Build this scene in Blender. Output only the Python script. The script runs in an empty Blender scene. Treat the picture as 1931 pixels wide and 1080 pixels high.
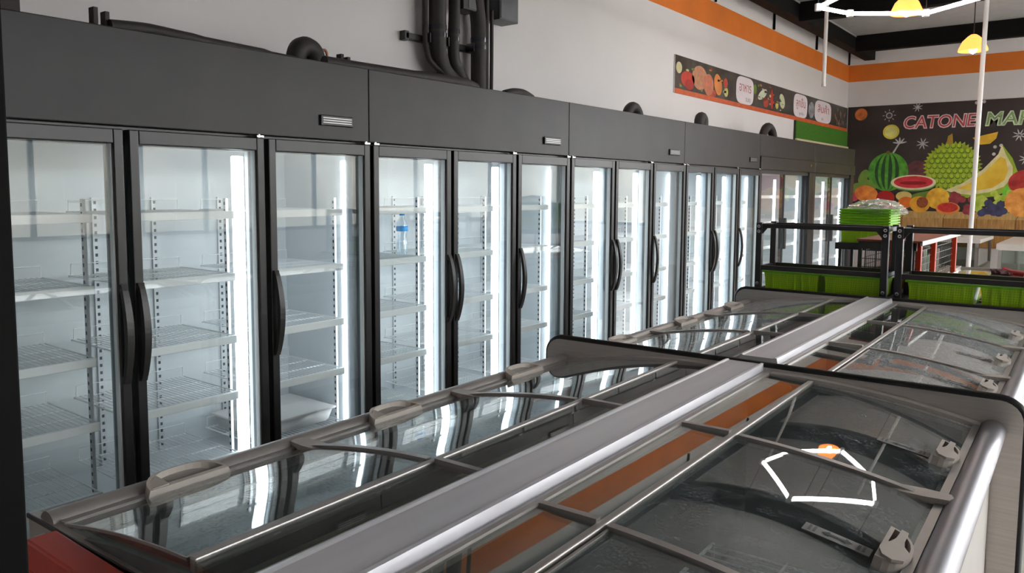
import bpy, bmesh, math, random
from mathutils import Vector, Matrix
random.seed(7)
sc = bpy.context.scene
C = sc.collection
PI = math.pi

# ------------------------------------------------------------------ camera
F_PX, CY_PX, YAW, PITCH, ROLL, CAM_H = 1469.0, 485.9, 0.6595, 0.0870, 0.0059, 1.466
cam_d = bpy.data.cameras.new('camera')
cam = bpy.data.objects.new('camera', cam_d)
C.objects.link(cam)
fw = Vector((-math.sin(YAW)*math.cos(PITCH), math.cos(YAW)*math.cos(PITCH), -math.sin(PITCH)))
r0 = Vector((math.cos(YAW), math.sin(YAW), 0))
u0 = r0.cross(fw)
rr = r0*math.cos(ROLL) + u0*math.sin(ROLL)
uu = -r0*math.sin(ROLL) + u0*math.cos(ROLL)
cam.matrix_world = Matrix(((rr.x, uu.x, -fw.x, 0), (rr.y, uu.y, -fw.y, 0), (rr.z, uu.z, -fw.z, CAM_H), (0, 0, 0, 1)))
cam_d.sensor_width = 36.0
cam_d.lens = F_PX/1931*36
cam_d.shift_y = -(540-CY_PX)/1931
cam_d.clip_start = 0.02
sc.camera = cam

# ------------------------------------------------------------------ world, exposure
sc.view_settings.view_transform = 'Standard'
sc.view_settings.look = 'None'
sc.view_settings.gamma = 1
sc.view_settings.use_curve_mapping = False
sc.view_settings.exposure = 0.25
w = bpy.data.worlds.new('daylight'); sc.world = w; w.use_nodes = True
wn = w.node_tree.nodes; wl = w.node_tree.links
for n in list(wn): wn.remove(n)
wo = wn.new('ShaderNodeOutputWorld'); bg = wn.new('ShaderNodeBackground')
tc = wn.new('ShaderNodeTexCoord'); nz = wn.new('ShaderNodeTexNoise'); nz.inputs['Scale'].default_value = 2.2
nz.inputs['Detail'].default_value = 4
rp = wn.new('ShaderNodeValToRGB')
rp.color_ramp.elements[0].position = 0.35; rp.color_ramp.elements[0].color = (0.86, 0.92, 1.0, 1)
rp.color_ramp.elements[1].position = 0.62; rp.color_ramp.elements[1].color = (1.0, 0.97, 0.93, 1)
wl.new(tc.outputs['Generated'], nz.inputs['Vector']); wl.new(nz.outputs['Fac'], rp.inputs['Fac'])
wl.new(rp.outputs['Color'], bg.inputs['Color']); bg.inputs['Strength'].default_value = 15.5
wl.new(bg.outputs[0], wo.inputs[0])
sc.cycles.transparent_max_bounces = 24
sc.cycles.max_bounces = 10
sc.cycles.diffuse_bounces = 4
sc.cycles.glossy_bounces = 5
sc.cycles.sample_clamp_indirect = 6.0

# ------------------------------------------------------------------ materials
MATS = {}
def mat(name, col, rough=0.5, metal=0.0, var=0.06, scale=6.0, emit=None, es=0.0, bump=0.0, bscale=60.0, spec=None, col2=None, stretch=None, coat=0.0):
    if name in MATS: return MATS[name]
    m = bpy.data.materials.new(name); m.use_nodes = True
    nt = m.node_tree; N = nt.nodes; L = nt.links
    p = N['Principled BSDF']
    p.inputs['Roughness'].default_value = rough; p.inputs['Metallic'].default_value = metal
    if spec is not None: p.inputs['Specular IOR Level'].default_value = spec
    if coat: p.inputs['Coat Weight'].default_value = coat
    t = N.new('ShaderNodeTexCoord'); mp = N.new('ShaderNodeMapping')
    if stretch: mp.inputs['Scale'].default_value = stretch
    L.new(t.outputs['Object'], mp.inputs['Vector'])
    n = N.new('ShaderNodeTexNoise'); n.inputs['Scale'].default_value = scale; n.inputs['Detail'].default_value = 5
    L.new(mp.outputs[0], n.inputs['Vector'])
    r = N.new('ShaderNodeValToRGB'); r.color_ramp.elements[0].position = 0.3; r.color_ramp.elements[1].position = 0.7
    a = [max(0, c*(1-var)) for c in col]; b = [min(1, c*(1+var)) for c in (col2 or col)]
    r.color_ramp.elements[0].color = (*a, 1); r.color_ramp.elements[1].color = (*b, 1)
    L.new(n.outputs['Fac'], r.inputs['Fac']); L.new(r.outputs[0], p.inputs['Base Color'])
    if emit:
        p.inputs['Emission Color'].default_value = (*emit, 1); p.inputs['Emission Strength'].default_value = es
    if bump:
        n2 = N.new('ShaderNodeTexNoise'); n2.inputs['Scale'].default_value = bscale; n2.inputs['Detail'].default_value = 3
        L.new(mp.outputs[0], n2.inputs['Vector'])
        bp = N.new('ShaderNodeBump'); bp.inputs['Strength'].default_value = bump; bp.inputs['Distance'].default_value = 0.01
        L.new(n2.outputs['Fac'], bp.inputs['Height']); L.new(bp.outputs[0], p.inputs['Normal'])
    MATS[name] = m
    return m

def srgb(r, g, b):
    f = lambda c: (c/255/12.92) if c/255 <= 0.04045 else ((c/255+0.055)/1.055)**2.4
    return (f(r), f(g), f(b))

def glass(name, tint=(0.93, 0.97, 0.96), dust=0.0, base=0.045, dcol=(0.6, 0.6, 0.58), rough=0.0, dscale=14.0, power=5.0, haze=0.0):
    """thin clear pane: Schlick reflection over straight transmission, with a film of dust"""
    if name in MATS: return MATS[name]
    m = bpy.data.materials.new(name); m.use_nodes = True
    nt = m.node_tree; N = nt.nodes; L = nt.links
    for n in list(N): N.remove(n)
    o = N.new('ShaderNodeOutputMaterial')
    tr = N.new('ShaderNodeBsdfTransparent'); tr.inputs[0].default_value = (*tint, 1)
    gl = N.new('ShaderNodeBsdfGlossy'); gl.inputs['Roughness'].default_value = rough
    gl.inputs['Color'].default_value = (1, 1, 1, 1)
    lw = N.new('ShaderNodeLayerWeight'); lw.inputs['Blend'].default_value = 0.5
    pw = N.new('ShaderNodeMath'); pw.operation = 'POWER'; pw.inputs[1].default_value = power
    ma = N.new('ShaderNodeMath'); ma.operation = 'MULTIPLY_ADD'; ma.inputs[1].default_value = 1-base; ma.inputs[2].default_value = base
    L.new(lw.outputs['Facing'], pw.inputs[0]); L.new(pw.outputs[0], ma.inputs[0])
    mx = N.new('ShaderNodeMixShader'); L.new(ma.outputs[0], mx.inputs[0]); L.new(tr.outputs[0], mx.inputs[1]); L.new(gl.outputs[0], mx.inputs[2])
    last = mx
    if dust:
        t = N.new('ShaderNodeTexCoord'); n1 = N.new('ShaderNodeTexNoise'); n1.inputs['Scale'].default_value = dscale; n1.inputs['Detail'].default_value = 6
        n1.inputs['Distortion'].default_value = 1.2
        n2 = N.new('ShaderNodeTexNoise'); n2.inputs['Scale'].default_value = 150; n2.inputs['Detail'].default_value = 2
        L.new(t.outputs['Object'], n1.inputs['Vector']); L.new(t.outputs['Object'], n2.inputs['Vector'])
        r = N.new('ShaderNodeValToRGB'); r.color_ramp.elements[0].position = 0.42; r.color_ramp.elements[1].position = 0.75
        L.new(n1.outputs['Fac'], r.inputs[0])
        r2 = N.new('ShaderNodeValToRGB'); r2.color_ramp.elements[0].position = 0.48; r2.color_ramp.elements[1].position = 0.62
        L.new(n2.outputs['Fac'], r2.inputs[0])
        mm = N.new('ShaderNodeMath'); mm.operation = 'MULTIPLY'; L.new(r.outputs[0], mm.inputs[0]); L.new(r2.outputs[0], mm.inputs[1])
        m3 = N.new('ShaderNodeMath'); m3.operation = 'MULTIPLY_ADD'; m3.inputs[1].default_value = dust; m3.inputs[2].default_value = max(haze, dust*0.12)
        L.new(mm.outputs[0], m3.inputs[0])
        d = N.new('ShaderNodeBsdfDiffuse'); d.inputs[0].default_value = (*dcol, 1)
        mx2 = N.new('ShaderNodeMixShader'); L.new(m3.outputs[0], mx2.inputs[0]); L.new(mx.outputs[0], mx2.inputs[1]); L.new(d.outputs[0], mx2.inputs[2])
        last = mx2
    L.new(last.outputs[0], o.inputs[0])
    MATS[name] = m
    return m

def emitter(name, col, s):
    return mat(name, col, 0.5, var=0.0, emit=col, es=s)

WALL = mat('white_plaster', srgb(230, 226, 226), 0.75, var=0.03, scale=1.3, bump=0.05, bscale=40)
ORANGE = mat('orange_paint', srgb(226, 122, 38), 0.6, var=0.08, scale=2.5)
BLACKMET = mat('black_powder_coat', (0.022, 0.020, 0.022), 0.38, var=0.25, scale=9)
HEADER = mat('charcoal_header_sheet', (0.030, 0.026, 0.026), 0.36, var=0.16, scale=3.5, bump=0.03, bscale=16, spec=.28)
DOORBLK = mat('black_door_frame', (0.016, 0.015, 0.016), 0.33, var=0.15)
HANDLEBLK = mat('black_handle_plastic', (0.02, 0.019, 0.018), 0.4, var=0.15)
LINER = mat('white_liner_plastic', (0.72, 0.755, 0.775), 0.45, var=0.02)
WIREW = mat('white_coated_wire', (0.93, 0.94, 0.94), 0.4, var=0.02)
STDM = mat('zinc_standard', (0.68, 0.71, 0.73), 0.4, metal=0.2, var=0.06)
HOLE = mat('slot_hole_dark', (0.07, 0.08, 0.09), 0.8)
MULL = mat('grey_mullion', (0.36, 0.40, 0.43), 0.35, var=0.05)
GASK = mat('grey_gasket', (0.12, 0.14, 0.155), 0.4, var=0.08)
EDGEW = mat('white_glass_edge', (0.85, 0.88, 0.88), 0.3, var=0.02)
CHROME = mat('chrome', (0.75, 0.75, 0.76), 0.16, metal=1.0, var=0.05)
STEEL = mat('brushed_stainless', (0.56, 0.52, 0.49), 0.38, metal=1.0, var=0.08, scale=4, stretch=(1, 30, 30))
ALU = mat('aluminium_profile', (0.40, 0.375, 0.355), 0.4, metal=0.6, var=0.05, scale=10)
ALUP = mat('polished_aluminium', (0.30, 0.29, 0.31), 0.4, metal=0.8, var=0.04)
RIDGE = mat('satin_ridge_aluminium', (0.74, 0.73, 0.77), 0.36, metal=0.35, var=0.05, scale=3, stretch=(8, .6, 8))
ENDF = mat('pale_end_frame', (0.52, 0.48, 0.45), 0.4, metal=0.1, var=0.05)
BEIGE = mat('beige_handle_plastic', srgb(176, 167, 158), 0.45, var=0.06, scale=18)
TUB = mat('grey_tub_liner', (0.15, 0.16, 0.165), 0.5, var=0.12, scale=5)
BODYW = mat('cream_body_panel', srgb(205, 200, 194), 0.4, var=0.03)
RUBBER = mat('black_rubber_trim', (0.012, 0.011, 0.012), 0.35, var=0.2)
GREEN = mat('lime_plastic', srgb(160, 206, 20), 0.42, var=0.07, scale=5)
GREEN2 = mat('bright_green_plastic', srgb(116, 196, 14), 0.42, var=0.07, scale=5)
REDP = mat('orange_red_powder_coat', srgb(196, 52, 22), 0.4, var=0.08, scale=7)
TURF = mat('artificial_turf', srgb(62, 116, 20), 0.9, var=0.25, scale=60, bump=0.6, bscale=220)
PIPEM = mat('black_pipe_insulation', (0.030, 0.025, 0.024), 0.62, var=0.2, scale=12)
TAPEM = mat('shiny_black_tape', (0.05, 0.05, 0.06), 0.12, var=0.2)
COPPER = mat('copper_pipe', srgb(150, 96, 70), 0.4, metal=0.8, var=0.08)
WHITEP = mat('white_enamel', srgb(226, 222, 220), 0.35, var=0.02)
GREYCEIL = mat('grey_ceiling_board', (0.34, 0.33, 0.32), 0.8, var=0.05)
BEAMB = mat('black_steel_beam', (0.006, 0.006, 0.006), 0.7, var=0.2, spec=.12)
TILE = mat('pale_floor_tile', srgb(190, 184, 178), 0.2, var=0.04, scale=2)
DOORGLASS = glass('door_glass', (0.965, 0.985, 0.985), base=0.05)
LIDGLASS = glass('dusty_lid_glass', (0.86, 0.91, 0.90), dust=0.42, base=0.06, power=4.2, dcol=(.42, .45, .48))
LIDGLASS2 = glass('hazy_lid_glass', (0.86, 0.91, 0.90), dust=0.30, base=0.08, power=3.6, dcol=(.6, .62, .62), haze=.30)  # pale film: dust, plus part of the lids' reflections painted in
STRIPGLASS = glass('fixed_strip_glass', (0.84, 0.88, 0.86), dust=0.14, base=0.07, power=4.0, dscale=6)
CLEAR = glass('clear_plastic', (0.95, 0.98, 1.0), base=0.10, power=3.0)
WINGLASS = glass('window_glass', (0.97, 0.98, 0.98), base=0.04)
LED = emitter('led_strip', (0.86, 0.94, 1.0), 5.0)
TUBEL = emitter('ring_tube_light', (1.0, 0.985, 0.965), 24.0)
WARM = emitter('warm_bulb', (1.0, 0.62, 0.30), 60.0)
AMBER = mat('amber_lamp_shade', srgb(214, 110, 40), 0.4, emit=(1.0, 0.30, 0.06), es=2.2)

# ------------------------------------------------------------------ mesh helpers
class MB:
    def __init__(s): s.v = []; s.f = []; s.m = []; s.sm = []
    def add(s, vs, fs, m=0, smooth=False):
        b = len(s.v); s.v += [tuple(q) for q in vs]
        for f in fs: s.f.append(tuple(b+i for i in f)); s.m.append(m); s.sm.append(smooth)
        return s
    def box(s, x0, x1, y0, y1, z0, z1, m=0):
        v = [(x0,y0,z0),(x1,y0,z0),(x1,y1,z0),(x0,y1,z0),(x0,y0,z1),(x1,y0,z1),(x1,y1,z1),(x0,y1,z1)]
        return s.add(v, [(0,3,2,1),(4,5,6,7),(0,1,5,4),(1,2,6,5),(2,3,7,6),(3,0,4,7)], m)
    def cbox(s, x0, x1, y0, y1, z0, z1, c=0.004, m=0):
        """box with chamfered edges"""
        bm = bmesh.new(); bmesh.ops.create_cube(bm, size=1)
        for q in bm.verts: q.co = Vector(((x0+x1)/2+q.co.x*(x1-x0), (y0+y1)/2+q.co.y*(y1-y0), (z0+z1)/2+q.co.z*(z1-z0)))
        bmesh.ops.bevel(bm, geom=bm.edges[:], offset=c, segments=2, affect='EDGES', profile=0.5)
        bm.verts.index_update()
        s.add([q.co[:] for q in bm.verts], [tuple(q.index for q in f.verts) for f in bm.faces], m); bm.free(); return s
    def cyl(s, p0, p1, r, n=12, m=0, r2=None, caps=True):
        p0 = Vector(p0); p1 = Vector(p1); d = (p1-p0).normalized()
        a = d.orthogonal().normalized(); b = d.cross(a); r2 = r if r2 is None else r2
        v = []; 
        for (p, q) in ((p0, r), (p1, r2)):
            for i in range(n):
                t = 2*PI*i/n; v.append(p + (a*math.cos(t)+b*math.sin(t))*q)
        s.add(v, [(i, (i+1) % n, n+(i+1) % n, n+i) for i in range(n)], m, n > 6)
        if caps: s.add(v, [tuple(range(n-1, -1, -1)), tuple(range(n, 2*n))], m)
        return s
    def tube(s, pts, r, n=10, m=0, caps=True, closed=False, flat=None):
        P = [Vector(p) for p in pts]; k = len(P); rings = []
        T = []
        for i in range(k):
            if closed: t = P[(i+1) % k]-P[i-1]
            else: t = P[min(i+1, k-1)]-P[max(i-1, 0)]
            T.append(t.normalized())
        a = T[0].orthogonal().normalized()
        v = []
        for i in range(k):
            a = (a - T[i]*a.dot(T[i])).normalized(); b = T[i].cross(a)
            ri = r[i] if isinstance(r, (list, tuple)) else r
            for j in range(n):
                t = 2*PI*j/n; v.append(P[i]+(a*math.cos(t)+b*math.sin(t))*ri)
        f = []
        for i in range(k if closed else k-1):
            i2 = (i+1) % k
            for j in range(n): f.append((i*n+j, i*n+(j+1) % n, i2*n+(j+1) % n, i2*n+j))
        s.add(v, f, m, n > 4)
        if caps and not closed: s.add(v, [tuple(range(n-1, -1, -1)), tuple(range((k-1)*n, k*n))], m)
        return s
    def prism(s, poly, axis, a, b, m=0, smooth=False):
        """poly in the two other axes (x,y,z order), extruded from a to b along axis"""
        n = len(poly)
        def P(q, t):
            return {'x': (t, q[0], q[1]), 'y': (q[0], t, q[1]), 'z': (q[0], q[1], t)}[axis]
        v = [P(q, a) for q in poly]+[P(q, b) for q in poly]
        s.add(v, [(i, (i+1) % n, n+(i+1) % n, n+i) for i in range(n)], m, smooth)
        return s.add(v, [tuple(range(n-1, -1, -1)), tuple(range(n, 2*n))], m)
    def lathe(s, prof, c=(0, 0, 0), n=20, m=0):
        v = []
        for (r, z) in prof:
            for i in range(n):
                t = 2*PI*i/n; v.append((c[0]+r*math.cos(t), c[1]+r*math.sin(t), c[2]+z))
        f = []
        for k in range(len(prof)-1):
            for i in range(n): f.append((k*n+i, k*n+(i+1) % n, (k+1)*n+(i+1) % n, (k+1)*n+i))
        return s.add(v, f, m, True)
    def build(s, name, mats, parent=None, label=None, kind=None):
        me = bpy.data.meshes.new(name)
        me.from_pydata(s.v, [], s.f)
        if not isinstance(mats, (list, tuple)): mats = [mats]
        for q in mats: me.materials.append(q)
        me.polygons.foreach_set('material_index', s.m); me.polygons.foreach_set('use_smooth', s.sm)
        bm = bmesh.new(); bm.from_mesh(me); bmesh.ops.recalc_face_normals(bm, faces=bm.faces[:]); bm.to_mesh(me); bm.free()
        me.update()
        o = bpy.data.objects.new(name, me); C.objects.link(o)
        if parent: o.parent = parent
        if label: o['label'] = label
        if kind: o['kind'] = kind
        return o
    def raw(s, name, mats, parent=None, label=None):
        """build without re-orienting the faces"""
        me = bpy.data.meshes.new(name); me.from_pydata(s.v, [], s.f)
        for q in (mats if isinstance(mats, (list, tuple)) else [mats]): me.materials.append(q)
        me.polygons.foreach_set('material_index', s.m); me.polygons.foreach_set('use_smooth', s.sm); me.update()
        o = bpy.data.objects.new(name, me); C.objects.link(o)
        if parent: o.parent = parent
        if label: o['label'] = label
        return o

def inst(o, parent, loc=(0, 0, 0), name=None, rot=None, scale=None):
    c = o.copy(); C.objects.link(c); c.parent = parent; c.location = loc
    if name: c.name = name
    if rot: c.rotation_euler = rot
    if scale: c.scale = scale
    return c
def tag(o, label, cat, group=None, kind=None):
    o['label'] = label; o['category'] = cat
    if group: o['group'] = group
    if kind: o['kind'] = kind
    return o
def thing(name, label, cat, loc=(0, 0, 0), rz=0.0, group=None):
    o = bpy.data.objects.new(name, None); C.objects.link(o); o.location = loc; o.rotation_euler = (0, 0, rz); o.empty_display_size = 0.1
    return tag(o, label, cat, group)
def struct(o): o['kind'] = 'structure'; return o
def copy_tree(o, parent=None):
    c = o.copy(); C.objects.link(c); c.parent = parent
    for ch in list(o.children): copy_tree(ch, c)
    return c

# ------------------------------------------------------------------ the room
XW, YB, XR, YF, ZC = -3.75, 14.17, 5.2, -4.0, 3.86
XF = -3.03
struct(MB().box(XW-.2, XR+.2, YF-.2, YB+.2, -.12, 0).build('floor', TILE))
struct(MB().box(XW-.15, XW, YF-.2, YB+.15, 0, ZC).build('wall_left', WALL))
struct(MB().box(XW-.2, XR+.2, YF-.2, YB+.2, ZC, ZC+.12).build('ceiling', GREYCEIL))
# right and front walls carry the shop windows
def window_wall(name, axis, at, spans, lo, hi, z0, z1, thick, n0):
    m = MB()
    def bx(a, b, za, zb):
        if b-a < 1e-4: return
        if axis == 'x': m.box(at, at+thick, a, b, za, zb)
        else: m.box(a, b, at-thick, at, za, zb)
    bx(lo, hi, 0, z0); bx(lo, hi, z1, ZC)
    cur = lo
    for (a, b) in spans: bx(cur, a, z0, z1); cur = b
    bx(cur, hi, z0, z1)
    struct(m.build(name, WALL))
    for k, (a, b) in enumerate(spans):
        f = MB(); g = []
        t0, t1 = (at+.03, at+.09) if axis == 'x' else (at-.09, at-.03)
        def fb(p, q, za, zb):
            if axis == 'x': f.box(t0, t1, p, q, za, zb)
            else: f.box(p, q, t0, t1, za, zb)
        fb(a, b, z0, z0+.06); fb(a, b, z1-.06, z1)
        nn = max(1, round((b-a)/1.2)); st = (b-a)/nn
        for j in range(nn+1):
            c = min(max(a+j*st, a+.03), b-.03); fb(c-.03, c+.03, z0, z1)
        zt = z0+(z1-z0)*.72; fb(a, b, zt-.03, zt+.03)
        wo_ = struct(f.build('window_%d' % (n0+k), BLACKMET))
        for j in range(nn):
            p, q = a+j*st, a+(j+1)*st
            for (za, zb) in ((z0, zt), (zt, z1)):
                tm = (t0+t1)/2; pm = MB()
                if axis == 'x': pm.box(tm-.003, tm+.003, p, q, za, zb)
                else: pm.box(p, q, tm-.003, tm+.003, za, zb)
                pm.build('pane', WINGLASS, wo_)
window_wall('wall_right', 'x', XR, [(2.0, 5.4), (5.7, 9.9), (10.2, 13.8)], YF-.2, YB+.15, 0.75, 3.3, .15, 1)
window_wall('wall_back', 'y', YB+.15, [(1.3, 4.9)], XW, XR+.15, 0.75, 3.2, .15, 4)
window_wall('wall_front', 'y', YF, [], XW, XR, 0.3, 3.2, .15, 5)
struct(MB().box(XR+9, XR+9.3, -20, 40, -.2, 3.3).build('wall_sky_screen', mat('sky_screen', (0.22, 0.20, 0.17), 0.9, var=.4, scale=.6)))  # unseen stand-in for outdoor buildings and trees, sized to dim door reflections
struct(MB().box(XR+.3, XR+60, -50, 70, -.3, -.15).build('ground_outside', mat('outdoor_paving', (0.30, 0.30, 0.28), 0.9)))
# orange band round the room
struct(MB().box(XW, XW+.004, YF, YB, 3.323, 3.598).build('trim_1', ORANGE))
struct(MB().box(XW+.004, XR, YB-.004, YB, 3.323, 3.598).build('trim_2', ORANGE))
struct(MB().box(XW, XW+.42, YF, YB, ZC-.02, ZC).build('trim_3', GREYCEIL))
struct(MB().box(XW+.42, XR, YB-.42, YB, ZC-.02, ZC).build('trim_4', GREYCEIL))
# black steel along the ceiling edge
n_trim = 5
bm_ = MB().box(-3.5, -3.34, YF, YB, 3.66, ZC)
struct(bm_.build('trim_%d' % n_trim, BEAMB)); n_trim += 1
for y in (2.2, 4.9, 7.6, 10.3, 13.0):
    struct(MB().box(-3.34, XR, y-.07, y+.07, 3.62, ZC).build('trim_%d' % n_trim, BEAMB)); n_trim += 1
for y in (8.55, 10.45, 12.3, 14.1):
    struct(MB().cyl((XW+.02, y, 3.6), (XW+.02, y, ZC), .016, 8).build('trim_%d' % n_trim, BEAMB)); n_trim += 1

# ------------------------------------------------------------------ upright freezers
UW, PITCHD = 1.829, 1.829/3
ZT, ZB = 2.07, 1.702
SHELVES = (1.365, 1.085, 0.80, 0.54, 0.255)

def shelf_mesh(wd, dp=.48):
    """wire shelf with a white front lip; origin at front left, lip top at z=0"""
    m = MB()
    m.cbox(-.012, 0, 0, wd, -.036, 0, .003)
    m.box(-.03, -.012, 0, wd, -.008, -.004)
    n = int(wd/.022)
    for i in range(n+1):
        y = .004+i*(wd-.008)/n
        m.cyl((-.012, y, -.004), (-dp, y, -.004), .0017, 4)
    for x in (-.03, -.17, -.32, -dp+.004): m.cyl((x, 0, -.009), (x, wd, -.009), .0032, 5)
    for y in (.003, wd-.003): m.cyl((-.012, y, -.006), (-dp, y, -.006), .0032, 5)
    # back fence
    x = -dp+.004; h = .045
    m.tube([(x, .01, 0), (x, .01, h), (x, wd-.01, h), (x, wd-.01, 0)], .0026, 5)
    m.cyl((x, wd*.5, 0), (x, wd*.5, h), .0022, 5)
    return m
def standard_mesh(z0, z1, face='x', wd=.026):
    m = MB()
    if face == 'x': m.box(0, .012, -wd/2, wd/2, z0, z1, 0)
    else: m.box(-wd/2, wd/2, -.008, 0, z0, z1, 0)
    z = z0+.03
    while z < z1-.02:
        if face == 'x': m.box(.0115, .0125, -.0055, .0055, z, z+.014, 1)
        else: m.box(-.0055, .0055, -.0085, -.0075, z, z+.014, 1)
        z += .034
    return m
def handle_mesh(sgn):
    m = MB(); n = 16; prev = None; V = []; Fc = []
    for i in range(n+1):
        t = i/n; z = .705+t*.39; b = math.sin(PI*t)**.8
        x = .018+.032*b; y = sgn*.004*b
        wdt = .015+.004*math.sin(PI*t)
        th = .011+.004*b
        V += [(x, y-wdt, z), (x+th, y-wdt*.7, z), (x+th, y+wdt*.7, z), (x, y+wdt, z)]
    for i in range(n):
        for j in range(4): Fc.append((i*4+j, i*4+(j+1) % 4, (i+1)*4+(j+1) % 4, (i+1)*4+j))
    Fc += [(0, 1, 2, 3), tuple(n*4+j for j in (3, 2, 1, 0))]
    m.add(V, Fc, 0)
    for z in (.705, 1.065): m.cbox(.008, .03, -.014, .014, z, z+.03, .003)
    return m

def make_upright(name, label, group):
    root = thing(name, label, 'freezer', (0, 0, 0), 0, group)
    D = -.70
    m = MB()
    m.box(D, -.05, .001, .03, 0, ZT); m.box(D, -.05, UW-.03, UW-.001, 0, ZT)
    m.box(D, D+.03, .03, UW-.03, 0, ZT); m.box(D, -.05, .03, UW-.03, ZT-.03, ZT); m.box(D, -.05, .03, UW-.03, .03, .12)
    m.build('cabinet', BLACKMET, root)
    m = MB()
    m.box(D+.03, -.05, .03, .05, .12, 1.70); m.box(D+.03, -.05, UW-.05, UW-.03, .12, 1.70)
    m.box(D+.03, D+.06, .05, UW-.05, .12, 1.70); m.box(D+.06, -.05, .05, UW-.05, 1.655, 1.70); m.box(D+.06, -.05, .05, UW-.05, .12, .17)
    m.build('liner', LINER, root)
    MB().cbox(-.05, 0, .002, UW-.002, ZB, ZT, .004).build('header_panel', HEADER, root)
    MB().box(-.07, -.03, .01, UW-.01, 0, .13).build('kick_plate', BLACKMET, root)
    MB().box(-.06, -.028, .004, UW-.004, 1.655, 1.70).build('top_rail', DOORBLK, root)
    sh = std = None
    for k in range(3):
        y0 = k*PITCHD; y1 = y0+PITCHD
        # mullion and light strip
        if k < 2: MB().cbox(-.10, -.045, y1-.034, y1+.03, .13, 1.67, .004).build('mullion', MULL, root)
        else: MB().cbox(-.10, -.045, y1-.075, y1-.03, .13, 1.67, .004).build('mullion', MULL, root)
        MB().cbox(-.125, -.10, y1-.088, y1-.036, .21, 1.61, .006).build('light_strip', LED, root)
        # shelves
        for z in SHELVES:
            if sh is None: sh = shelf_mesh(PITCHD-.10).build('shelf', WIREW, root); sh.location = (-.105, y0+.02, z)
            else: inst(sh, root, (-.105, y0+.02, z))
        for yy in (y0+.16, y0+.43):
            if std is None: std = standard_mesh(.17, 1.42).build('shelf_standard', [STDM, HOLE], root); std.location = (D+.06, yy, 0)
            else: inst(std, root, (D+.06, yy, 0))
        MB_ = standard_mesh(.17, 1.42, 'x', .02).build('shelf_standard', [STDM, HOLE], root)
        MB_.location = (-.19, y1-.07, 0); MB_.rotation_euler = (0, 0, -PI/2)
        # door
        a, b, z0, z1, fwd, ft = y0+.011, y1-.011, .125, 1.688, .037, .056
        m = MB()
        m.cbox(-.022, .02, a, a+fwd, z0, z1, .004); m.cbox(-.022, .02, b-fwd, b, z0, z1, .004)
        m.cbox(-.022, .02, a+fwd, b-fwd, z1-ft, z1, .004); m.cbox(-.022, .02, a+fwd, b-fwd, z0, z0+ft, .004)
        d = m.build('door', DOORBLK, root)
        MB().box(-.012, -.006, a+fwd-.005, b-fwd+.005, z0+ft-.005, z1-ft+.005).build('pane', DOORGLASS, d)
        m = MB(); g = .016
        for (p, q, r_, s_) in ((a+.02, a+fwd+.004, z0, z1), (b-fwd-.004, b-.02, z0, z1), (a, b, z1-ft-.004, z1-.02), (a, b, z0+.02, z0+ft+.004)):
            m.box(-.045, -.022, p, q, r_, s_)
        m.build('gasket', GASK, d)
        m = MB().box(-.022, .004, b-fwd-.006, b-fwd, z0+fwd, z1-fwd); m.build('glass_edge', EDGEW, d)
        if k == 0: hy = b-.022
        else: hy = a+.022
        hd = handle_mesh(1).build('handle', HANDLEBLK, d); hd.location = (0, hy, 0)
        # hinge
        hm = MB(); hyy = b-.02 if k else a+.02
        hm.cbox(-.01, .024, hyy-.018, hyy+.018, z1+.001, z1+.012, .002); hm.cyl((.008, hyy, z1-.002), (.008, hyy, z1+.016), .008, 10)
        hm.build('hinge', CHROME, d)
    m = MB().cbox(0, .012, UW-.305, UW-.11, 1.768, 1.818, .004, 0)
    for i in range(3): m.cbox(.011, .014, UW-.293, UW-.122, 1.780+i*.011, 1.785+i*.011, .001, 1)
    m.build('name_plate', [RUBBER, mat('dull_chrome', (.34, .33, .33), .3, metal=.9)], root, 'chrome ribbed name plate')
    return root
Y1 = 2.716
grp = 'three-door upright freezers along the white wall'
up = [make_upright('upright_freezer', 'black three-door upright freezer with a white tray on its lowest shelf', grp)]
for lab in ('black three-door upright freezer with a single water bottle inside, below the wall pipes',
            'black empty three-door upright freezer directly beyond the one holding the water bottle',
            'black three-door upright freezer next to the sliding-door freezers'):
    o = copy_tree(up[0]); o['label'] = lab; up.append(o)
for k, o in enumerate(up): o.location = (XF, Y1+(k-1)*UW, 0)
up[0].scale = (1, 1.022, 1); up[0].location = (XF, Y1-UW*1.022, 0)
# the first mullion of the first freezer carries no light strip
ls = sorted([c for c in up[0].children if c.name.startswith('light_strip')], key=lambda c: c.data.vertices[0].co.y)
bpy.data.objects.remove(ls[0])

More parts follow.
